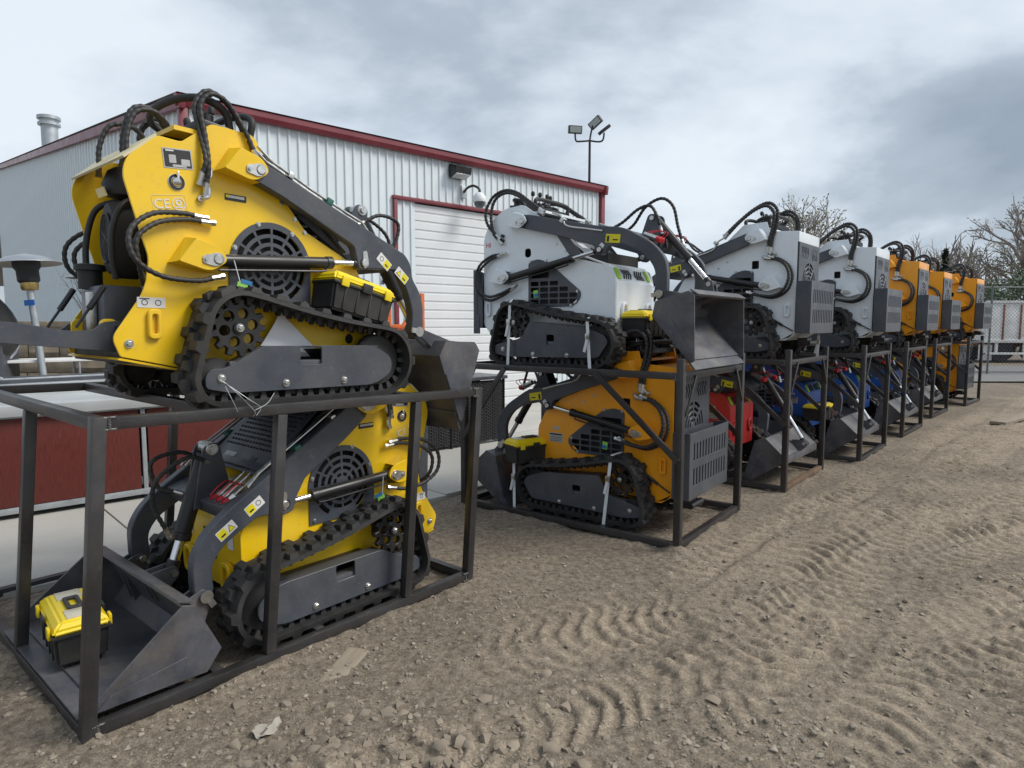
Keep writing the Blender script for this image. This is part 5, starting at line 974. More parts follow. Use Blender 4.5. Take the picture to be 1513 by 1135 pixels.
# flood light mast behind the warehouse
def flood_mast():
    Y = 19.5; x = (868 - 756.5) / 960 * Y; root = empty('flood_light_mast', (x, Y, 0)); tag(root, 'tall black mast with three flood lights standing behind the warehouse', 'light mast')
    zt = 6.92; MB().tube([(0, 0, 0), (0, 0, zt)], [0.055, 0.035], 10).obj('mast', 'black', root)
    for k, P in enumerate(([(0, 0, zt), (-0.25, 0, zt - 0.02), (-0.40, 0, zt + 0.0), (-0.43, 0, zt + 0.22)], [(0, 0, zt), (0.25, 0, zt - 0.03), (0.38, 0, zt + 0.02), (0.42, 0, zt + 0.22)], [(0, 0, zt), (0.03, 0, zt + 0.2), (0.08, 0, zt + 0.42)])):
        ar = MB().tube(catmull(P, 6), 0.026, 8).obj('arm', 'black', root, 60); e = Vector(P[-1])
        ry, rz, rx = ((0, 12, 8), (-38, 10, 0), (-32, -38, 20))[k]
        M = Euler((R(rx), R(ry), R(rz))).to_matrix(); h = MB().box(e + Vector((0.0 if k < 2 else 0.08, 0, 0.09)), (0.40, 0.14, 0.22) if k != 1 else (0.38, 0.20, 0.09), M, 0.015).obj('lamp_head', 'black', root)
        MB().box(e + Vector((0.0 if k < 2 else 0.08, 0, 0.09)) + M @ Vector((0, -0.072 if k != 1 else 0, 0 if k != 1 else -0.048)), (0.34, 0.006, 0.17) if k != 1 else (0.32, 0.15, 0.006), M).obj('lens', 'flood_lens', h)
flood_mast()

# ---------------------------------------------------------------- counters, heaters and clutter beside the warehouse
CH = 48.0; CD = Vector((math.sin(R(CH)), math.cos(R(CH)), 0)); CN = Vector((-CD.y, CD.x, 0))             # along the counters / away from the yard
def counters():
    P0 = Vector((-3.34, 5.80, 0)); rz = math.atan2(CD.y, CD.x)
    r = empty('bar_counter', P0, rz); tag(r, 'long outdoor bar counter with dark red wood panels and steel top', 'counter')
    x0, x1, z0, z1 = -2.6, 1.55, 0.12, 0.84
    for i, (a, b) in enumerate(((x0, -1.32), (-1.30, 0.0), (0.02, x1))): MB().box(((a + b) / 2, 0.0, (z0 + z1) / 2), (b - a - 0.05, 0.02, z1 - z0), ch=0.002).obj('wood_panel', 'red_wood', r)
    for x in (x0, -1.31, 0.01, x1): MB().box((x, -0.004, (z0 + z1) / 2 - 0.02), (0.035, 0.034, z1 - z0 + 0.08), ch=0.003).obj('frame_post', 'galv', r)
    MB().box(((x0 + x1) / 2, -0.006, z0 - 0.03), (x1 - x0, 0.034, 0.05), ch=0.003).box(((x0 + x1) / 2, -0.006, z1 + 0.012), (x1 - x0, 0.030, 0.02), ch=0.002).obj('frame_rail', 'galv', r)
    MB().box(((x0 + x1) / 2, 0.36, 0.905), (x1 - x0 + 0.1, 0.86, 0.09), ch=0.006).obj('counter_top', 'table_steel', r)
    MB().box(((x0 + x1) / 2, 0.80, 0.98), (x1 - x0 + 0.1, 0.03, 0.14), ch=0.004).obj('back_ledge', 'table_steel', r)
    MB().box(((x0 + x1) / 2, 0.62, 0.45), (x1 - x0, 0.02, 0.7)).obj('back_panel', 'charcoal', r)
    for x in (x0 + 0.1, -1.31, 0.01, x1 - 0.1):
        for y in (0.08, 0.56): MB().cyl((x, y, 0.02), (x, y, 0.13), 0.025, 10).obj('foot', 'black', r)
    for x in (-2.0, -0.6, 0.8): MB().box((x, 0.30, 0.14), (0.9, 0.4, 0.03)).obj('shelf', 'matte_black', r)
    # second table behind
    t = empty('steel_table', P0 + CN * 1.25, rz); tag(t, 'long stainless steel table standing behind the red panelled counter', 'table')
    MB().box((-0.6, 0.40, 0.995), (4.6, 0.80, 0.05), ch=0.005).obj('table_top', 'table_steel', t)
    for x in (-2.8, -1.3, 0.2, 1.6):
        for y in (0.06, 0.74): MB().cyl((x, y, 0.02), (x, y, 0.97), 0.022, 10).obj('leg', 'galv', t)
    MB().box((-0.6, 0.40, 0.30), (4.4, 0.70, 0.02)).obj('shelf', 'galv', t)
    # folded frames lying on the table
    f = empty('folded_frame', P0 + CN * 1.7 + Vector((0, 0, 1.021)), rz + R(4)); tag(f, 'flat grey metal frame lying on the stainless steel table', 'metal frame')
    for y in (-0.24, 0.0, 0.24): MB().box((-0.9, y, 0.02), (2.4, 0.03, 0.035), ch=0.004).obj('bar', 'charcoal' if y else 'galv', f)
    for x in (-2.1, -0.9, 0.3): MB().box((x, 0, 0.052), (0.03, 0.5, 0.028), ch=0.004).obj('bar', 'galv', f)
    t2 = empty('glass_rack', P0 + CN * 2.35, rz); tag(t2, 'thin legged white wire rack in front of the stone block wall', 'rack')
    for x in (-1.9, -1.0, -0.1, 0.8):
        for y in (0, 0.4): MB().cyl((x, y, 0.02), (x, y, 1.36), 0.012, 8).obj('leg', 'galv', t2)
    MB().box((-0.55, 0.2, 1.19), (2.8, 0.44, 0.03), ch=0.004).obj('shelf', 'trailer_white', t2)
    # wicker bar
    w = empty('wicker_bar', P0 + CD * 1.72, rz); tag(w, 'dark woven wicker bar unit standing on the concrete behind the crates', 'bar unit')
    nx = 3; pw = 0.86
    for i in range(nx):
        p = MB(); x0 = i * (pw + 0.02); p.box((x0 + pw / 2, 0.03, 0.46), (pw, 0.03, 0.80))
        for k in range(40):
            z = 0.075 + k * 0.0195
            for q in range(11):
                xx = x0 + 0.04 + (q + 0.5 * (k % 2)) * 0.074
                if xx < x0 + pw - 0.03: p.box((xx, 0.008 if q % 2 else 0.012, z), (0.062, 0.018, 0.013))
        p.obj('woven_panel', 'wicker', w)
    for i in range(nx + 1): MB().box((i * (pw + 0.02) - 0.01, 0.012, 0.45), (0.018, 0.035, 0.86)).obj('frame_post', 'black', w)
    MB().box((1.32, 0.28, 0.895), (2.70, 0.62, 0.045), ch=0.006).obj('bar_top', 'charcoal', w)
    MB().box((1.32, 0.5, 0.45), (2.60, 0.02, 0.80)).obj('back_panel', 'black', w)
    for x in (0.05, 1.3, 2.6): MB().box((x, 0.25, 0.035), (0.05, 0.4, 0.03)).obj('foot', 'zinc', w)
counters()
def retaining_wall():
    r = empty('stone_block_wall', (-6.0, 8.35, 0)); tag(r, 'low retaining wall of rough tan concrete blocks behind the patio heaters', 'wall')
    me = []
    for v in range(4):
        bm = bmesh.new(); bmesh.ops.create_cube(bm, size=1)
        for q in bm.verts: q.co = Vector((q.co.x * 0.385, q.co.y * 0.28, q.co.z * 0.188))
        bmesh.ops.subdivide_edges(bm, edges=bm.edges[:], cuts=2, use_grid_fill=True); rr = random.Random(v)
        for q in bm.verts:
            if q.co.y < -0.13 and abs(q.co.x) < 0.18 and abs(q.co.z) < 0.09: q.co.y -= rr.uniform(0.005, 0.04)
        m = bpy.data.meshes.new('block'); bm.to_mesh(m); bm.free(); m.materials.append(MATS['block']); smooth(m, 25); me.append(m)
    for row in range(8):
        for k in range(11):
            x = -3.2 + k * 0.40 + (0.2 if row % 2 else 0); o = mkobj('block', me[(row * 3 + k * 7) % 4], None, r); o.location = (x, 0.02 * row, 0.1 + row * 0.195)
    for k in range(8): o = mkobj('cap_block', MB().box((0, 0, 0), (0.57, 0.34, 0.07), ch=0.006).mesh('cap') if k == 0 else r.children[-1].data, 'block', r); o.location = (-3.1 + k * 0.58, 0.14, 1.60)
    s = MB(); s.add([(-9.5, 0.2, 1.5), (1.3, 0.2, 1.5), (1.3, 3.5, 1.55), (-9.5, 3.5, 1.55)], [(0, 1, 2, 3)]); o = s.obj('raised_bed', 'clod'); o.location = (-6.0, 8.35, 0); o['kind'] = 'structure'
retaining_wall()
def heater(x, y, z, h, label, lean=0.0):
    r = empty('patio_heater', (x, y, z)); r.rotation_euler = (0, R(lean), 0); tag(r, label, 'patio heater', 'patio heaters')
    MB().lathe([(0.03, h - 0.02), (0.17, h - 0.05), (0.335, h - 0.12), (0.34, h - 0.13), (0.17, h - 0.065)], 32).obj('reflector', 'steel_plate', r, 60)
    b = MB().lathe([(0.08, h - 0.34), (0.105, h - 0.31), (0.105, h - 0.20), (0.13, h - 0.16), (0.13, h - 0.10)], 20).obj('burner', 'matte_black', r)
    MB().lathe([(0.075, h - 0.41), (0.085, h - 0.385), (0.085, h - 0.33), (0.07, h - 0.31)], 18).obj('burner_collar', 'brass', r)
    MB().tube([(0, 0, 0.02), (0, 0, h - 0.42)], 0.036, 12).obj('pole', 'galv', r); MB().lathe([(0.24, 0.0), (0.24, 0.03), (0.22, 0.05), (0.22, 0.6), (0.05, 0.62)], 24).obj('tank_housing', 'galv', r)
    MB().box((0.0, -0.04, h - 0.55), (0.11, 0.012, 0.06)).obj('tag', 'sign_blue', r)
heater(-5.12, 7.2, 0.02, 2.37, 'patio heater with a wide metal reflector and blue tag, left of the yellow loader', -5)
heater(-5.72, 9.0, 1.05, 1.30, 'second patio heater half hidden behind the yellow loader', 0)
def grill_lid():
    r = empty('tilted_lid', (-5.70, 6.95, 1.0), R(20)); tag(r, 'dark tilted dome lid leaning behind the steel table', 'lid')
    m = MB().lathe([(0.46, -0.02), (0.46, 0.0), (0.42, 0.10), (0.30, 0.17), (0.05, 0.20)], 28).obj('dome', 'matte_black', r, 60); m.location = (0, 0, 0.62); m.rotation_euler = (R(20), R(62), 0)
    MB().lathe([(0.47, -0.03), (0.48, -0.02), (0.48, 0.01), (0.46, 0.01)], 28).obj('rim', 'galv', m, 60)
    MB().box((0.0, 0.1, -0.1), (0.5, 0.5, 0.95), ch=0.02).obj('cabinet', 'charcoal', r); MB().box((0, 0.1, -0.78), (0.46, 0.46, 0.4)).obj('base', 'charcoal', r)
grill_lid()
def twig_bush(name, loc, h, n, label, seed, m='twig', leaves=None):
    rr = random.Random(seed); r = empty(name, loc); tag(r, label, 'shrub'); mb = MB(); lv = MB()
    for i in range(n):
        a = rr.uniform(0, 6.28); sp = rr.uniform(0.1, 0.5); P = [Vector((0, 0, 0)) + Vector((rr.uniform(-.1, .1), rr.uniform(-.1, .1), 0))]
        for k in range(6): P.append(P[-1] + Vector((math.cos(a) * sp * h / 6 + rr.uniform(-.03, .03), math.sin(a) * sp * h / 6 + rr.uniform(-.03, .03), h / 6 * rr.uniform(.7, 1.1))))
        mb.tube(P, [0.008, 0.007, 0.006, 0.005, 0.004, 0.003, 0.002], 4)
        for k in range(2, 6):
            for q in range(2):
                d = Vector((rr.uniform(-1, 1), rr.uniform(-1, 1), rr.uniform(0.2, 1))).normalized() * rr.uniform(.08, .22); mb.tube([P[k], P[k] + d], [0.003, 0.0015], 3)
                c = P[k] + d; e = Vector((rr.uniform(-1, 1), rr.uniform(-1, 1), rr.uniform(-1, 1))).normalized() * 0.03; g = e.orthogonal() * 0.6; lv.add([c - e, c + g, c + e, c - g], [(0, 1, 2, 3)])
    mb.obj('stems', m, r); 
    if leaves: lv.obj('leaves', leaves, r)
twig_bush('bare_shrub', (-5.95, 9.3, 1.5), 0.95, 9, 'sparse bare shrub growing above the block wall', 4)
twig_bush('leafy_shrub', (-5.2, 9.0, 1.5), 0.75, 12, 'small dark leaved shrub between the block wall and warehouse', 5, leaves='leaf_dark')
def scaffold():
    r = empty('orange_hoist_frame', (-1.62, 9.9, 0.02), R(40)); tag(r, 'orange tubular steel hoist frame standing by the roll-up door', 'hoist')
    for x in (-0.28, 0.30): MB().box((x, 0, 1.05), (0.06, 0.06, 2.0), ch=0.006).obj('post', 'orange_steel', r)
    for z in (1.25, 1.55, 2.0): MB().box((0.0, 0.0, z), (0.52, 0.05, 0.05), ch=0.005).obj('rail', 'orange_steel', r)
    beam('brace', (-0.26, 0, 1.3), (0.28, 0, 1.95), r, 0.04, None, 'orange_steel'); MB().box((-0.12, -0.3, 1.5), (0.05, 0.6, 0.05), ch=0.005).obj('arm', 'orange_steel', r)
    MB().lathe([(0.05, -0.02), (0.05, 0.02)], 16, (-0.12, -0.58, 1.43), 'y').obj('wheel', 'matte_black', r)
    MB().box((0, -0.2, 0.05), (0.7, 0.06, 0.06)).box((-0.3, 0, 0.05), (0.06, 0.9, 0.06)).box((0.3, 0, 0.05), (0.06, 0.9, 0.06)).obj('base', 'orange_steel', r)
scaffold()

# ---------------------------------------------------------------- far right: fence, trailer, trees
def fence():
    Y = 20.6; r = empty('chain_link_fence', (12.0, Y, 0)); tag(r, 'grey chain-link fence with top rail closing off the yard', 'fence'); L, Hh = 16.0, 2.75
    for k in range(6): MB().cyl((k * 3.1, 0, -0.1), (k * 3.1, 0, Hh + 0.03), 0.032, 10).obj('post', 'fence_wire', r)
    MB().cyl((0, -0.0, Hh), (L, 0, Hh), 0.022, 8).obj('top_rail', 'fence_wire', r); MB().cyl((0, 0, 0.09), (L, 0, 0.09), 0.022, 8).obj('bottom_rail', 'fence_wire', r)
    mb = MB(); p = 0.115; n = int((L + Hh) / p)
    for s in (1, -1):
        for k in range(n):
            x0 = k * p - (Hh if s > 0 else 0); a = [x0, 0.1]; b = [x0 + s * (Hh - 0.1), Hh]
            if s < 0: a = [k * p, 0.1]; b = [k * p - (Hh - 0.1), Hh]
            def clip(a, b):
                (xa, za), (xb, zb) = a, b
                if xa > xb: (xa, za), (xb, zb) = (xb, zb), (xa, za)
                if xb <= 0 or xa >= L: return None
                if xa < 0: za += (zb - za) * (0 - xa) / (xb - xa); xa = 0
                if xb > L: zb -= (zb - za) * (xb - L) / (xb - xa); xb = L
                return (xa, 0.004 * s, za), (xb, 0.004 * s, zb)
            c = clip(a, b)
            if c: mb.tube(c, 0.0038, 3, False)
    mkobj('wire_mesh', mb.mesh('wire', fix=False), 'fence_wire', r)
    g = MB(); g.add([(8, 17.8, 0.03), (40, 17.8, 0.03), (40, 24.5, 0.03), (8, 24.5, 0.03)], [(0, 1, 2, 3)]); o = g.obj('gravel_lane', 'road_gravel'); o['kind'] = 'structure'
    for v in o.data.vertices: pass
fence()
def trailer():
    r = empty('box_trailer', (19.6, 27.0, 0), 0); tag(r, 'white box trailer with rusty ribs parked beyond the chain-link fence', 'trailer')
    x1, z0, z1 = 8.5, 0.92, 2.52
    n = 12; pw = x1 / n
    for k in range(n): MB().box((k * pw + pw / 2, 0.0, (z0 + z1) / 2), (pw - 0.01, 0.04, z1 - z0), ch=0.004).obj('side_panel', 'trailer_white', r)
    MB().box((x1 / 2, 1.2, (z0 + z1) / 2), (x1 - 0.02, 2.36, z1 - z0 - 0.02)).obj('box_body', 'trailer_white', r)
    for k in range(n + 1): MB().box((k * pw, -0.035, (z0 + z1) / 2 - 0.06), (0.055, 0.05, z1 - z0 - 0.12), ch=0.006).obj('rib', 'rust' if k % 3 else 'trailer_white', r)
    MB().box((x1 / 2, -0.03, z1 - 0.01), (x1 + 0.1, 0.09, 0.10), ch=0.01).obj('top_rail', 'trailer_white', r); MB().box((x1 / 2, -0.03, z0 - 0.03), (x1 + 0.1, 0.09, 0.13), ch=0.01).obj('bottom_rail', 'trailer_white', r)
    MB().box((x1 / 2, 1.2, 0.72), (x1, 1.0, 0.16)).obj('chassis', 'rust', r)
    for x in (0.5, 1.65): MB().box((x, 0.0, 0.62), (0.09, 0.08, 0.52), ch=0.006).obj('bumper_post', 'trailer_white', r)
    MB().box((1.1, 0.0, 0.38), (2.0, 0.09, 0.09), ch=0.008).obj('bumper_bar', 'trailer_white', r)
    for x in (0.18, 2.05):
        f = MB().box((x, 0.18, 0.42), (0.56, 0.02, 0.66), ch=0.003).obj('mud_flap', 'trailer_white', r); MB().box((x, 0.168, 0.36), (0.42, 0.004, 0.05)).obj('print', 'charcoal', f)
    for x in (0.9, 2.3):
        for y in (0.35, 2.0): w = MB().lathe([(0.20, -0.11), (0.46, -0.12), (0.50, -0.08), (0.50, 0.08), (0.46, 0.12), (0.20, 0.11)], 26, (x, y, 0.5), 'y').obj('wheel', 'rubber', r)
    MB().box((7.2, 0.5, 0.45), (0.12, 0.12, 0.9)).obj('landing_leg', 'rust', r)
    MB().box((2.2, -0.062, 1.5), (0.5, 0.004, 0.05)).obj('print', 'charcoal', r)
trailer()
def bare_tree(name, x, y, h, seed, label, leaf=None, spread=0.55, levels=6, lean=0.0, group='bare trees beyond the yard', trunk_f=0.2, leaf_n=1, wide=1.0):
    rr = random.Random(seed); r = empty(name, (x, y, -0.1)); tag(r, label, 'tree', group); tr = MB(); cr = MB(); lv = MB()
    def grow(p, d, L, rad, lvl):
        n = 3 if lvl < 4 else 2; P = [p]; D = d.copy()
        for k in range(n): D = (D + Vector((rr.uniform(-1, 1), rr.uniform(-1, 1), rr.uniform(-0.3, 0.5))) * 0.14 * (1 + lvl * 0.25)).normalized(); P.append(P[-1] + D * (L / n))
        rs = [rad * (1 - 0.38 * k / n) for k in range(n + 1)]; (tr if lvl < 2 else cr).tube(P, rs, 8 if lvl < 2 else (5 if lvl < 4 else 3), False)
        if lvl >= levels:
            if leaf:
                for k in range(leaf_n):
                    c = P[-1] + Vector((rr.uniform(-1, 1), rr.uniform(-1, 1), rr.uniform(-1, 1))) * 0.12; e = Vector((rr.uniform(-1, 1), rr.uniform(-1, 1), rr.uniform(-1, 1))).normalized() * rr.uniform(0.05, 0.10); g = e.orthogonal() * 0.55; lv.add([c - e, c + g, c + e, c - g], [(0, 1, 2, 3)])
            return
        kids = (5, 4, 3, 3, 3, 3, 2)[lvl]
        for k in range(kids):
            t = 1.0 if k == 0 else rr.uniform(0.35, 1.0); i = min(n - 1, int(t * n)); q = P[i].lerp(P[i + 1], t * n - i)
            ax = Vector((rr.uniform(-1, 1), rr.uniform(-1, 1), 0)).normalized(); a = rr.uniform(0.35, 0.85) * (spread / 0.55) * (0.4 if k == 0 else 1.0)
            nd = (D * math.cos(a) + (ax - D * ax.dot(D)).normalized() * math.sin(a)); nd.z += 0.12; nd.normalize(); grow(q, nd, L * rr.uniform(0.60, 0.80), max(rad * (0.58 if k else 0.72), 0.008), lvl + 1)
    grow(Vector((0, 0, 0)), Vector((lean, 0, 1)).normalized(), h * trunk_f * 1.25, h * 0.020, 0)
    zm = max(v[2] for v in cr.v); k = h / zm
    for mb in (tr, cr, lv): mb.v = [(v[0] * k * wide, v[1] * k * wide, v[2] * k) for v in mb.v]
    mkobj('trunk', tr.mesh('trunk', fix=False), 'bark', r); mkobj('crown', cr.mesh('crown', fix=False), 'twig', r)
    if leaf: mkobj('leaves', lv.mesh('leaves', fix=False), leaf, r)
    return r
bare_tree('bare_tree', 19.6, 42, 10.4, 3, 'wide bare spring tree rising behind the white loaders', 'leaf_bud', 0.62, 6, trunk_f=0.22)
bare_tree('bare_tree', 32.4, 50, 8.6, 8, 'thin bare tree behind the dark evergreen', None, 0.5, 5)
bare_tree('bare_tree', 35.2, 51, 8.2, 12, 'slender bare tree just right of the evergreen', None, 0.5, 5)
bare_tree('bare_tree', 35.6, 45.0, 11.0, 21, 'large budding tree at the right edge of the yard', 'leaf_bud', 0.66, 6, trunk_f=0.2, leaf_n=1, wide=1.1)
bare_tree('bare_tree', 26.6, 52, 7.0, 41, 'small bare tree between the wide bare tree and the evergreen', None, 0.55, 5)
def conifer(x, y, h, label):
    rr = random.Random(9); r = empty('evergreen_tree', (x, y, 0)); tag(r, label, 'tree'); MB().tube([(0, 0, 0), (0, 0, h * 0.95)], [h * 0.02, 0.02], 7).obj('trunk', 'bark', r); mb = MB()
    for i in range(2600):
        t = rr.random() ** 0.8; z = h * (0.06 + 0.94 * t); R0 = h * 0.26 * (1 - t) + 0.08; R0 *= 0.7 + 0.3 * math.sin(z * 5.0 + rr.uniform(-.5, .5)); a = rr.uniform(0, 6.283); rad = R0 * rr.uniform(0.35, 1.05); c = Vector((math.cos(a) * rad, math.sin(a) * rad, z - rad * 0.35))
        d = Vector((math.cos(a), math.sin(a), -0.35)).normalized() * rr.uniform(0.12, 0.26); s = Vector((-math.sin(a), math.cos(a), rr.uniform(-.4, .4))) * rr.uniform(0.03, 0.07); mb.add([c - d, c + s, c + d, c - s], [(0, 1, 2, 3)])
    mkobj('crown', mb.mesh('crown', fix=False), 'needle', r)
conifer(30.6, 46.5, 6.9, 'dark pointed evergreen tree behind the orange loaders')
def hedge_bush(x, y, w, h, seed, label):
    rr = random.Random(seed); r = empty('dense_bush', (x, y, 0)); tag(r, label, 'bush', 'green bushes behind the fence'); mb = MB(); st = MB()
    cl = [(Vector((rr.uniform(-w, w) * 0.5, rr.uniform(-.6, .6), rr.uniform(0.25, 0.9) * h * (1 - 0.3 * rr.random()))), rr.uniform(0.35, 0.75)) for k in range(34)]
    for c, rad in cl:
        st.tube([(c.x * 0.3, c.y * 0.3, 0), (c.x, c.y, c.z)], [0.05, 0.015], 5)
        for k in range(190):
            v = Vector((rr.gauss(0, 1), rr.gauss(0, 1), rr.gauss(0, 1))).normalized() * rad * rr.uniform(0.6, 1.08) + c; e = Vector((rr.uniform(-1, 1), rr.uniform(-1, 1), rr.uniform(-1, 1))).normalized() * rr.uniform(0.05, 0.11); g = e.orthogonal() * 0.6; mb.add([v - e, v + g, v + e, v - g], [(0, 1, 2, 3)])
    mkobj('foliage', mb.mesh('f', fix=False), 'leaf_dark', r); st.obj('stems', 'bark', r)
for i, (x, y, w, h) in enumerate(((27.6, 36, 3.8, 5.0), (31.0, 38, 4.2, 6.2), (24.2, 35, 3.0, 3.8), (34.8, 40, 4.6, 7.0))):
    hedge_bush(x, y, w, h, 60 + i, ('green bush behind the fence above the trailer', 'taller green bush right of the others behind the fence', 'low green bush left of the trailer behind the fence', 'tallest green bush at the right edge of the picture')[i])
# small things lying on the dirt
def ground_z(x, y): return float(terrain(np.array([x]), np.array([y]))[0][0])
b = MB().box((0, 0, 0), (0.22, 2.8, 0.045), ch=0.004).obj('board', 'plank'); b.location = (8.90, 11.08, 0.05); b.rotation_euler = (R(1), 0, R(-55)); tag(b, 'weathered grey board lying alone on the dirt at the right', 'board')
b = MB().box((0, 0, 0), (0.11, 0.36, 0.03), ch=0.004).obj('board', 'plank'); b.location = (-0.80, 2.92, ground_z(-0.80, 2.92) - 0.013); b.rotation_euler = (R(2), R(3), R(-12)); tag(b, 'short board half buried in dirt beside the front crate', 'board')
def scrap():
    mb = MB(); n = 7; rr = random.Random(5)
    for i in range(n):
        for j in range(n): mb.v.append(((i / (n - 1) - 0.5) * 0.075 * (1 - 0.4 * j / n), (j / (n - 1) - 0.5) * 0.12, 0.012 + rr.uniform(0, 0.010) + 0.012 * math.sin(i * 1.3 + j)))
    for i in range(n - 1):
        for j in range(n - 1): mb.f.append((i * n + j, (i + 1) * n + j, (i + 1) * n + j + 1, i * n + j + 1))
    o = mkobj('paper_scrap', mb.mesh('p', fix=False), 'litter'); o.location = (-0.965, 2.44, ground_z(-0.965, 2.44)); o.rotation_euler = (0, 0, R(-30)); tag(o, 'crumpled pale paper scrap on the dirt near the front crate', 'litter')
scrap()

# ---------------------------------------------------------------- crates, loaders and what lies on them
U1 = Vector((0.6492, 0.7606, 0)); N1 = Vector((-0.7606, 0.6492, 0)); A1 = Vector((-1.642, 2.347, 0))
def put(o, p, fwd, z, pitch=0.0, roll=0.0):
    o.location = (p.x, p.y, z); o.rotation_euler = (R(roll), R(pitch), math.atan2(fwd.y, fwd.x))      # positive pitch: nose down
c1 = crate('steel_crate', A1, U1, 2.14, 1.95, 1.245, 0, (0.0, 0.78, 1.62, 2.14), shear=0.10, slope=0.020, end_braces=False, xback=(0.0, 1.08, 2.14), xcross=(0.55, 1.08, 1.60))
tag(c1, 'dark square-tube shipping crate nearest the camera, carrying the two yellow loaders', 'crate', 'steel shipping crates')
beam('post', (0.025, 0.96, 0.05), (0.125, 0.96, 1.193), c1)
m1 = loader_a('mini_skid_steer', 0.0, ((0.745, 0.012), 2), 1.12, (0.49, 0.905), True, True); put(m1, A1 + U1 * 1.30 + N1 * 0.63, -U1, 0.052, 0.5)
tag(m1, 'yellow tracked mini loader inside the front crate, bucket resting at the left', 'mini loader', 'mini loaders')
m2 = loader_a('mini_skid_steer', 0.0, ((0.85, 0.25), -68), 1.02, (0.655, 1.075)); put(m2, A1 + U1 * 1.075 + N1 * 0.59, U1, 1.226, 1.2)
tag(m2, 'yellow tracked mini loader standing on top of the front crate', 'mini loader', 'mini loaders')
# crates of the row: near-right corner, heading of the end face
ROW = [((1.179, 4.463), 37.6), ((2.604, 6.074), 40.2), ((4.033, 7.409), 41.3), ((5.556, 9.128), 42.5), ((7.173, 10.997), 43.6), ((8.904, 12.655), 45.5)]
SUF = ['with an orange loader inside and a white one above', 'holding a red loader below a white one', 'holding a blue loader below a white one', 'with a blue loader inside, topped by the first orange loader', 'topped by the middle orange loader, a blue one inside', 'last of the row, with orange loaders above and below']
frames = []
for i, ((cx, cy), hd) in enumerate(ROW):
    n = Vector((math.sin(R(hd)), math.cos(R(hd)), 0)); u = Vector((n.y, -n.x, 0)); C_ = Vector((cx, cy, 0)); L = 2.06; O = C_ - u * L
    W = 1.29; c = crate('steel_crate', O, u, L, W, 1.262, 1.36, (0.0, L), stubs=True, braces=(((0.02, 0.60), (0.50, 1.235)), ((L - 0.70, 1.235), (L - 0.02, 0.64))), rust=(i == 1))
    tag(c, 'dark square-tube shipping crate ' + SUF[i], 'crate', 'steel shipping crates'); frames.append((C_, u, n))
WH_ = {'orange': 'white'}
white_r = loader_b('mini_skid_steer', True, ((0.90, 0.43), -48))
def recolor(o, sw):
    for ch in [o] + list(o.children):
        if ch.type == 'MESH':
            for sl in ch.material_slots:
                if sl.material and sl.material.name in sw: mm = MATS[sw[sl.material.name]]; sl.link = 'OBJECT'; sl.material = mm
        if ch is not o: recolor(ch, sw)
recolor(white_r, WH_)
C_, u, n = frames[0]; put(white_r, C_ - u * 1.21 + n * 0.60, u, 1.264)
tag(white_r, 'white loader with bucket facing the camera side, on top of the second crate', 'mini loader', 'mini loaders')
proto = loader_b('mini_skid_steer', False, ((0.885, 0.435), -105))
put(proto, C_ - u * 0.91 + n * 0.655, -u, 0.052); tag(proto, 'orange loader inside the second crate, its grey rear guard facing right', 'mini loader', 'mini loaders')
bottoms = [('red', 'red loader at ground level, beside the orange one'), ('blue', 'nearest of the blue loaders, with a yellow lidded toolbox on it'), ('blue', 'second blue loader, under the first orange loader of the upper row'), ('blue', 'farthest blue loader, under the middle orange loader'), ('orange', 'orange loader at ground level in the last crate of the row')]
tops = [('white', 'white loader on the third crate, rear guard to the right'), ('white', 'white loader nearest the orange ones, on top of the row'), ('orange', 'first orange loader of the upper row, next to the white loaders'), ('orange', 'middle of the three orange loaders in the upper row'), ('orange', 'last orange loader of the upper row, nearest the fence')]
for i in range(5):
    C_, u, n = frames[i + 1]
    col, lab = bottoms[i]; o = copy_tree(proto, None, {'orange': col}); o.name = 'mini_skid_steer'
    if i < 4: put(o, C_ - u * (1.22 + 0.02 * (i % 2)) + n * 0.65, u, 0.052)
    else: put(o, C_ - u * 0.95 + n * 0.65, -u, 0.052)
    tag(o, lab, 'mini loader', 'mini loaders')
    col, lab = tops[i]; o = copy_tree(proto, None, {'orange': col}); o.name = 'mini_skid_steer'
    put(o, C_ - u * (0.77, 0.73, 0.70, 0.72, 0.72)[i] + n * (0.62 + 0.02 * (i % 3)), -u, 1.264, 0.0, 0.0); tag(o, lab, 'mini loader', 'mini loaders')
# toolboxes
tb = toolbox(); P = A1 + U1 * 0.17 + N1 * 0.67; tb.location = (P.x, P.y, 0.105); tb.rotation_euler = (0, R(-2), math.atan2(U1.y, U1.x) + R(84)); tag(tb, 'black toolbox with yellow lid standing in the bucket of the lower yellow loader', 'toolbox', 'black and yellow toolboxes')
def tbox(P, z, rz, rx, lab, ry=0.0):
    t = copy_tree(tb); t.location = (P.x, P.y, z); t.rotation_euler = (rx, ry, rz); tag(t, lab, 'toolbox', 'black and yellow toolboxes'); return t
a1 = math.atan2(U1.y, U1.x)
tbox(A1 + U1 * 1.375 + N1 * 0.16, 1.635, a1, R(0), 'black toolbox with yellow lid on the track of the upper yellow loader', R(14))
C_, u, n = frames[0]; a2 = math.atan2(u.y, u.x)
tbox(C_ - u * 1.50 + n * 0.26, 0.415, a2 + R(70), 0, 'black toolbox with yellow lid on the track of the lower orange loader', R(0))
tbox(C_ - u * 0.54 + n * 0.50, 1.50, a2 + R(90), 0, 'black toolbox with yellow lid behind the bucket of the front white loader')
C_, u, n = frames[2]; tbox(C_ - u * 0.56 + n * 0.30, 0.42, math.atan2(u.y, u.x) + R(80), 0, 'black toolbox with yellow lid in front of the nearest blue loader')
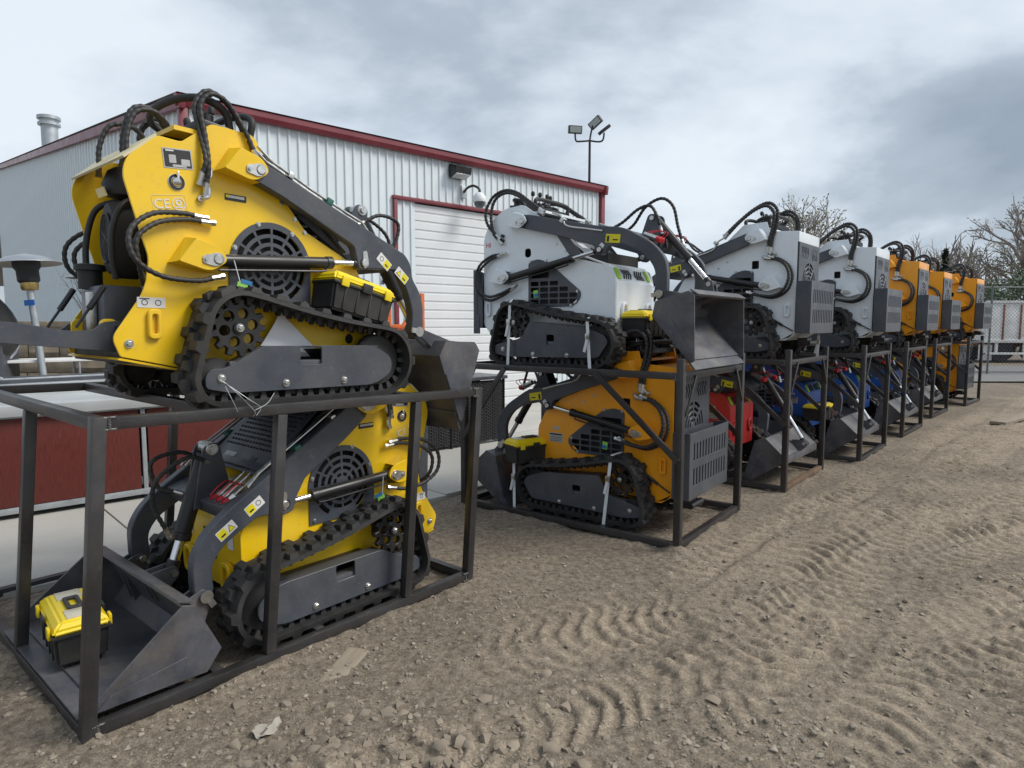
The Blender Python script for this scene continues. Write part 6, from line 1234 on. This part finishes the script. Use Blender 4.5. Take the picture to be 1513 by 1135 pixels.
# white tie-down straps round the tracks
def strap(P0, u, n, x, z0, z1, lab, depth=0.30, lean=0.0):
    o = empty('tie_strap', (P0.x, P0.y, 0), math.atan2(u.y, u.x)); tag(o, lab, 'strap', 'white tie-down straps')
    path = [(x, -0.012, z0), (x + lean, 0.02, z1 - 0.02), (x + lean, 0.05, z1 + 0.004), (x + lean, depth, z1 + 0.004)]; w = 0.0135; mb = MB(); v = []
    for p in path: v += [(p[0] - w, p[1], p[2]), (p[0] + w, p[1], p[2]), (p[0] + w, p[1] - 0.002 if p[2] < z1 else p[1], p[2] + (0.003 if p[2] > z1 else 0)), (p[0] - w, p[1] - 0.002 if p[2] < z1 else p[1], p[2] + (0.003 if p[2] > z1 else 0))]
    f = []
    for i in range(len(path) - 1): f += [(i * 4, i * 4 + 1, i * 4 + 5, i * 4 + 4), (i * 4 + 3, i * 4 + 7, i * 4 + 6, i * 4 + 2), (i * 4 + 1, i * 4 + 2, i * 4 + 6, i * 4 + 5), (i * 4, i * 4 + 4, i * 4 + 7, i * 4 + 3)]
    mb.add(v, f).obj('webbing', 'strap_white', o); zm = z0 + (z1 - z0) * 0.68; MB().box((x + lean * 0.68, 0.0, zm), (0.038, 0.016, 0.05), ch=0.004).obj('buckle', 'zinc', o)
    MB().box((x + lean * 0.68 - 0.012, -0.008, zm - 0.07), (0.024, 0.003, 0.10), Matrix.Rotation(R(14), 3, 'Y')).obj('loose_end', 'strap_white', o)
C_, u, n = frames[0]; Q = C_ + n * 0.10
strap(Q, u, n, -1.53, 0.03, 1.762 - 1.264 + 0.052 - 0.13, 'white strap over the front of the lower orange loader track', 0.2, -0.03)
strap(Q, u, n, -0.66, 0.03, 0.585, 'white strap over the rear of the lower orange loader track', 0.2, 0.04)
Q = C_ + n * 0.045
strap(Q, u, n, -1.56, 1.225, 1.80, 'white strap over the rear of the front white loader track', 0.2, 0.0)
strap(Q, u, n, -0.76, 1.205, 1.645, 'white strap over the front of the front white loader track', 0.2, -0.05)
C_, u, n = frames[1]
strap(C_ + n * 0.95, u, n, -0.02, 1.225, 1.50, 'white strap hanging under the rear guard of the third crate white loader', 0.2)
# wire tie on the upper yellow loader and the sheet of paper tucked behind its track
w = MB(); B0 = A1 - N1 * 0.004
def q1(x, y, z): p = A1 + U1 * x + N1 * y; return (p.x, p.y, z)
for P in ([(0.62, 0.02, 1.345), (0.66, -0.02, 1.29), (0.70, -0.012, 1.25), (0.735, -0.014, 1.205), (0.73, 0.0, 1.185)], [(0.60, 0.03, 1.36), (0.70, -0.02, 1.27), (0.76, -0.015, 1.225), (0.74, -0.014, 1.19)], [(0.735, -0.014, 1.215), (0.79, -0.02, 1.24), (0.83, -0.015, 1.285)], [(0.61, 0.0, 1.33), (0.64, -0.015, 1.25), (0.655, -0.012, 1.215)]): w.tube(catmull([q1(*p) for p in P], 6), 0.0018, 6)
o = w.obj('wire_tie', 'galv'); tag(o, 'twisted silver wire tying the upper yellow track to the crate rail', 'wire')
pp = MB(); cor = [(0.85, 0.205, 1.445), (1.25, 0.205, 1.43), (1.01, 0.225, 1.66)]
g = []
n_ = 8
for i in range(n_ + 1):
    for j in range(n_ + 1 - i):
        a_, b_ = i / n_, j / n_; v = [cor[0][k] * (1 - a_ - b_) + cor[1][k] * a_ + cor[2][k] * b_ for k in range(3)]; v[1] -= 0.014 * math.sin(a_ * 5 + b_ * 3); g.append(q1(*v))
idx = {}; k = 0
for i in range(n_ + 1):
    for j in range(n_ + 1 - i): idx[(i, j)] = k; k += 1
fs = []
for i in range(n_):
    for j in range(n_ - i):
        fs.append((idx[(i, j)], idx[(i + 1, j)], idx[(i, j + 1)]))
        if (i + 1, j + 1) in idx: fs.append((idx[(i + 1, j)], idx[(i + 1, j + 1)], idx[(i, j + 1)]))
pp.add(g, fs); o = pp.obj('paper_sheet', 'paper'); tag(o, 'white paper sheet tucked behind the track of the upper yellow loader', 'paper')
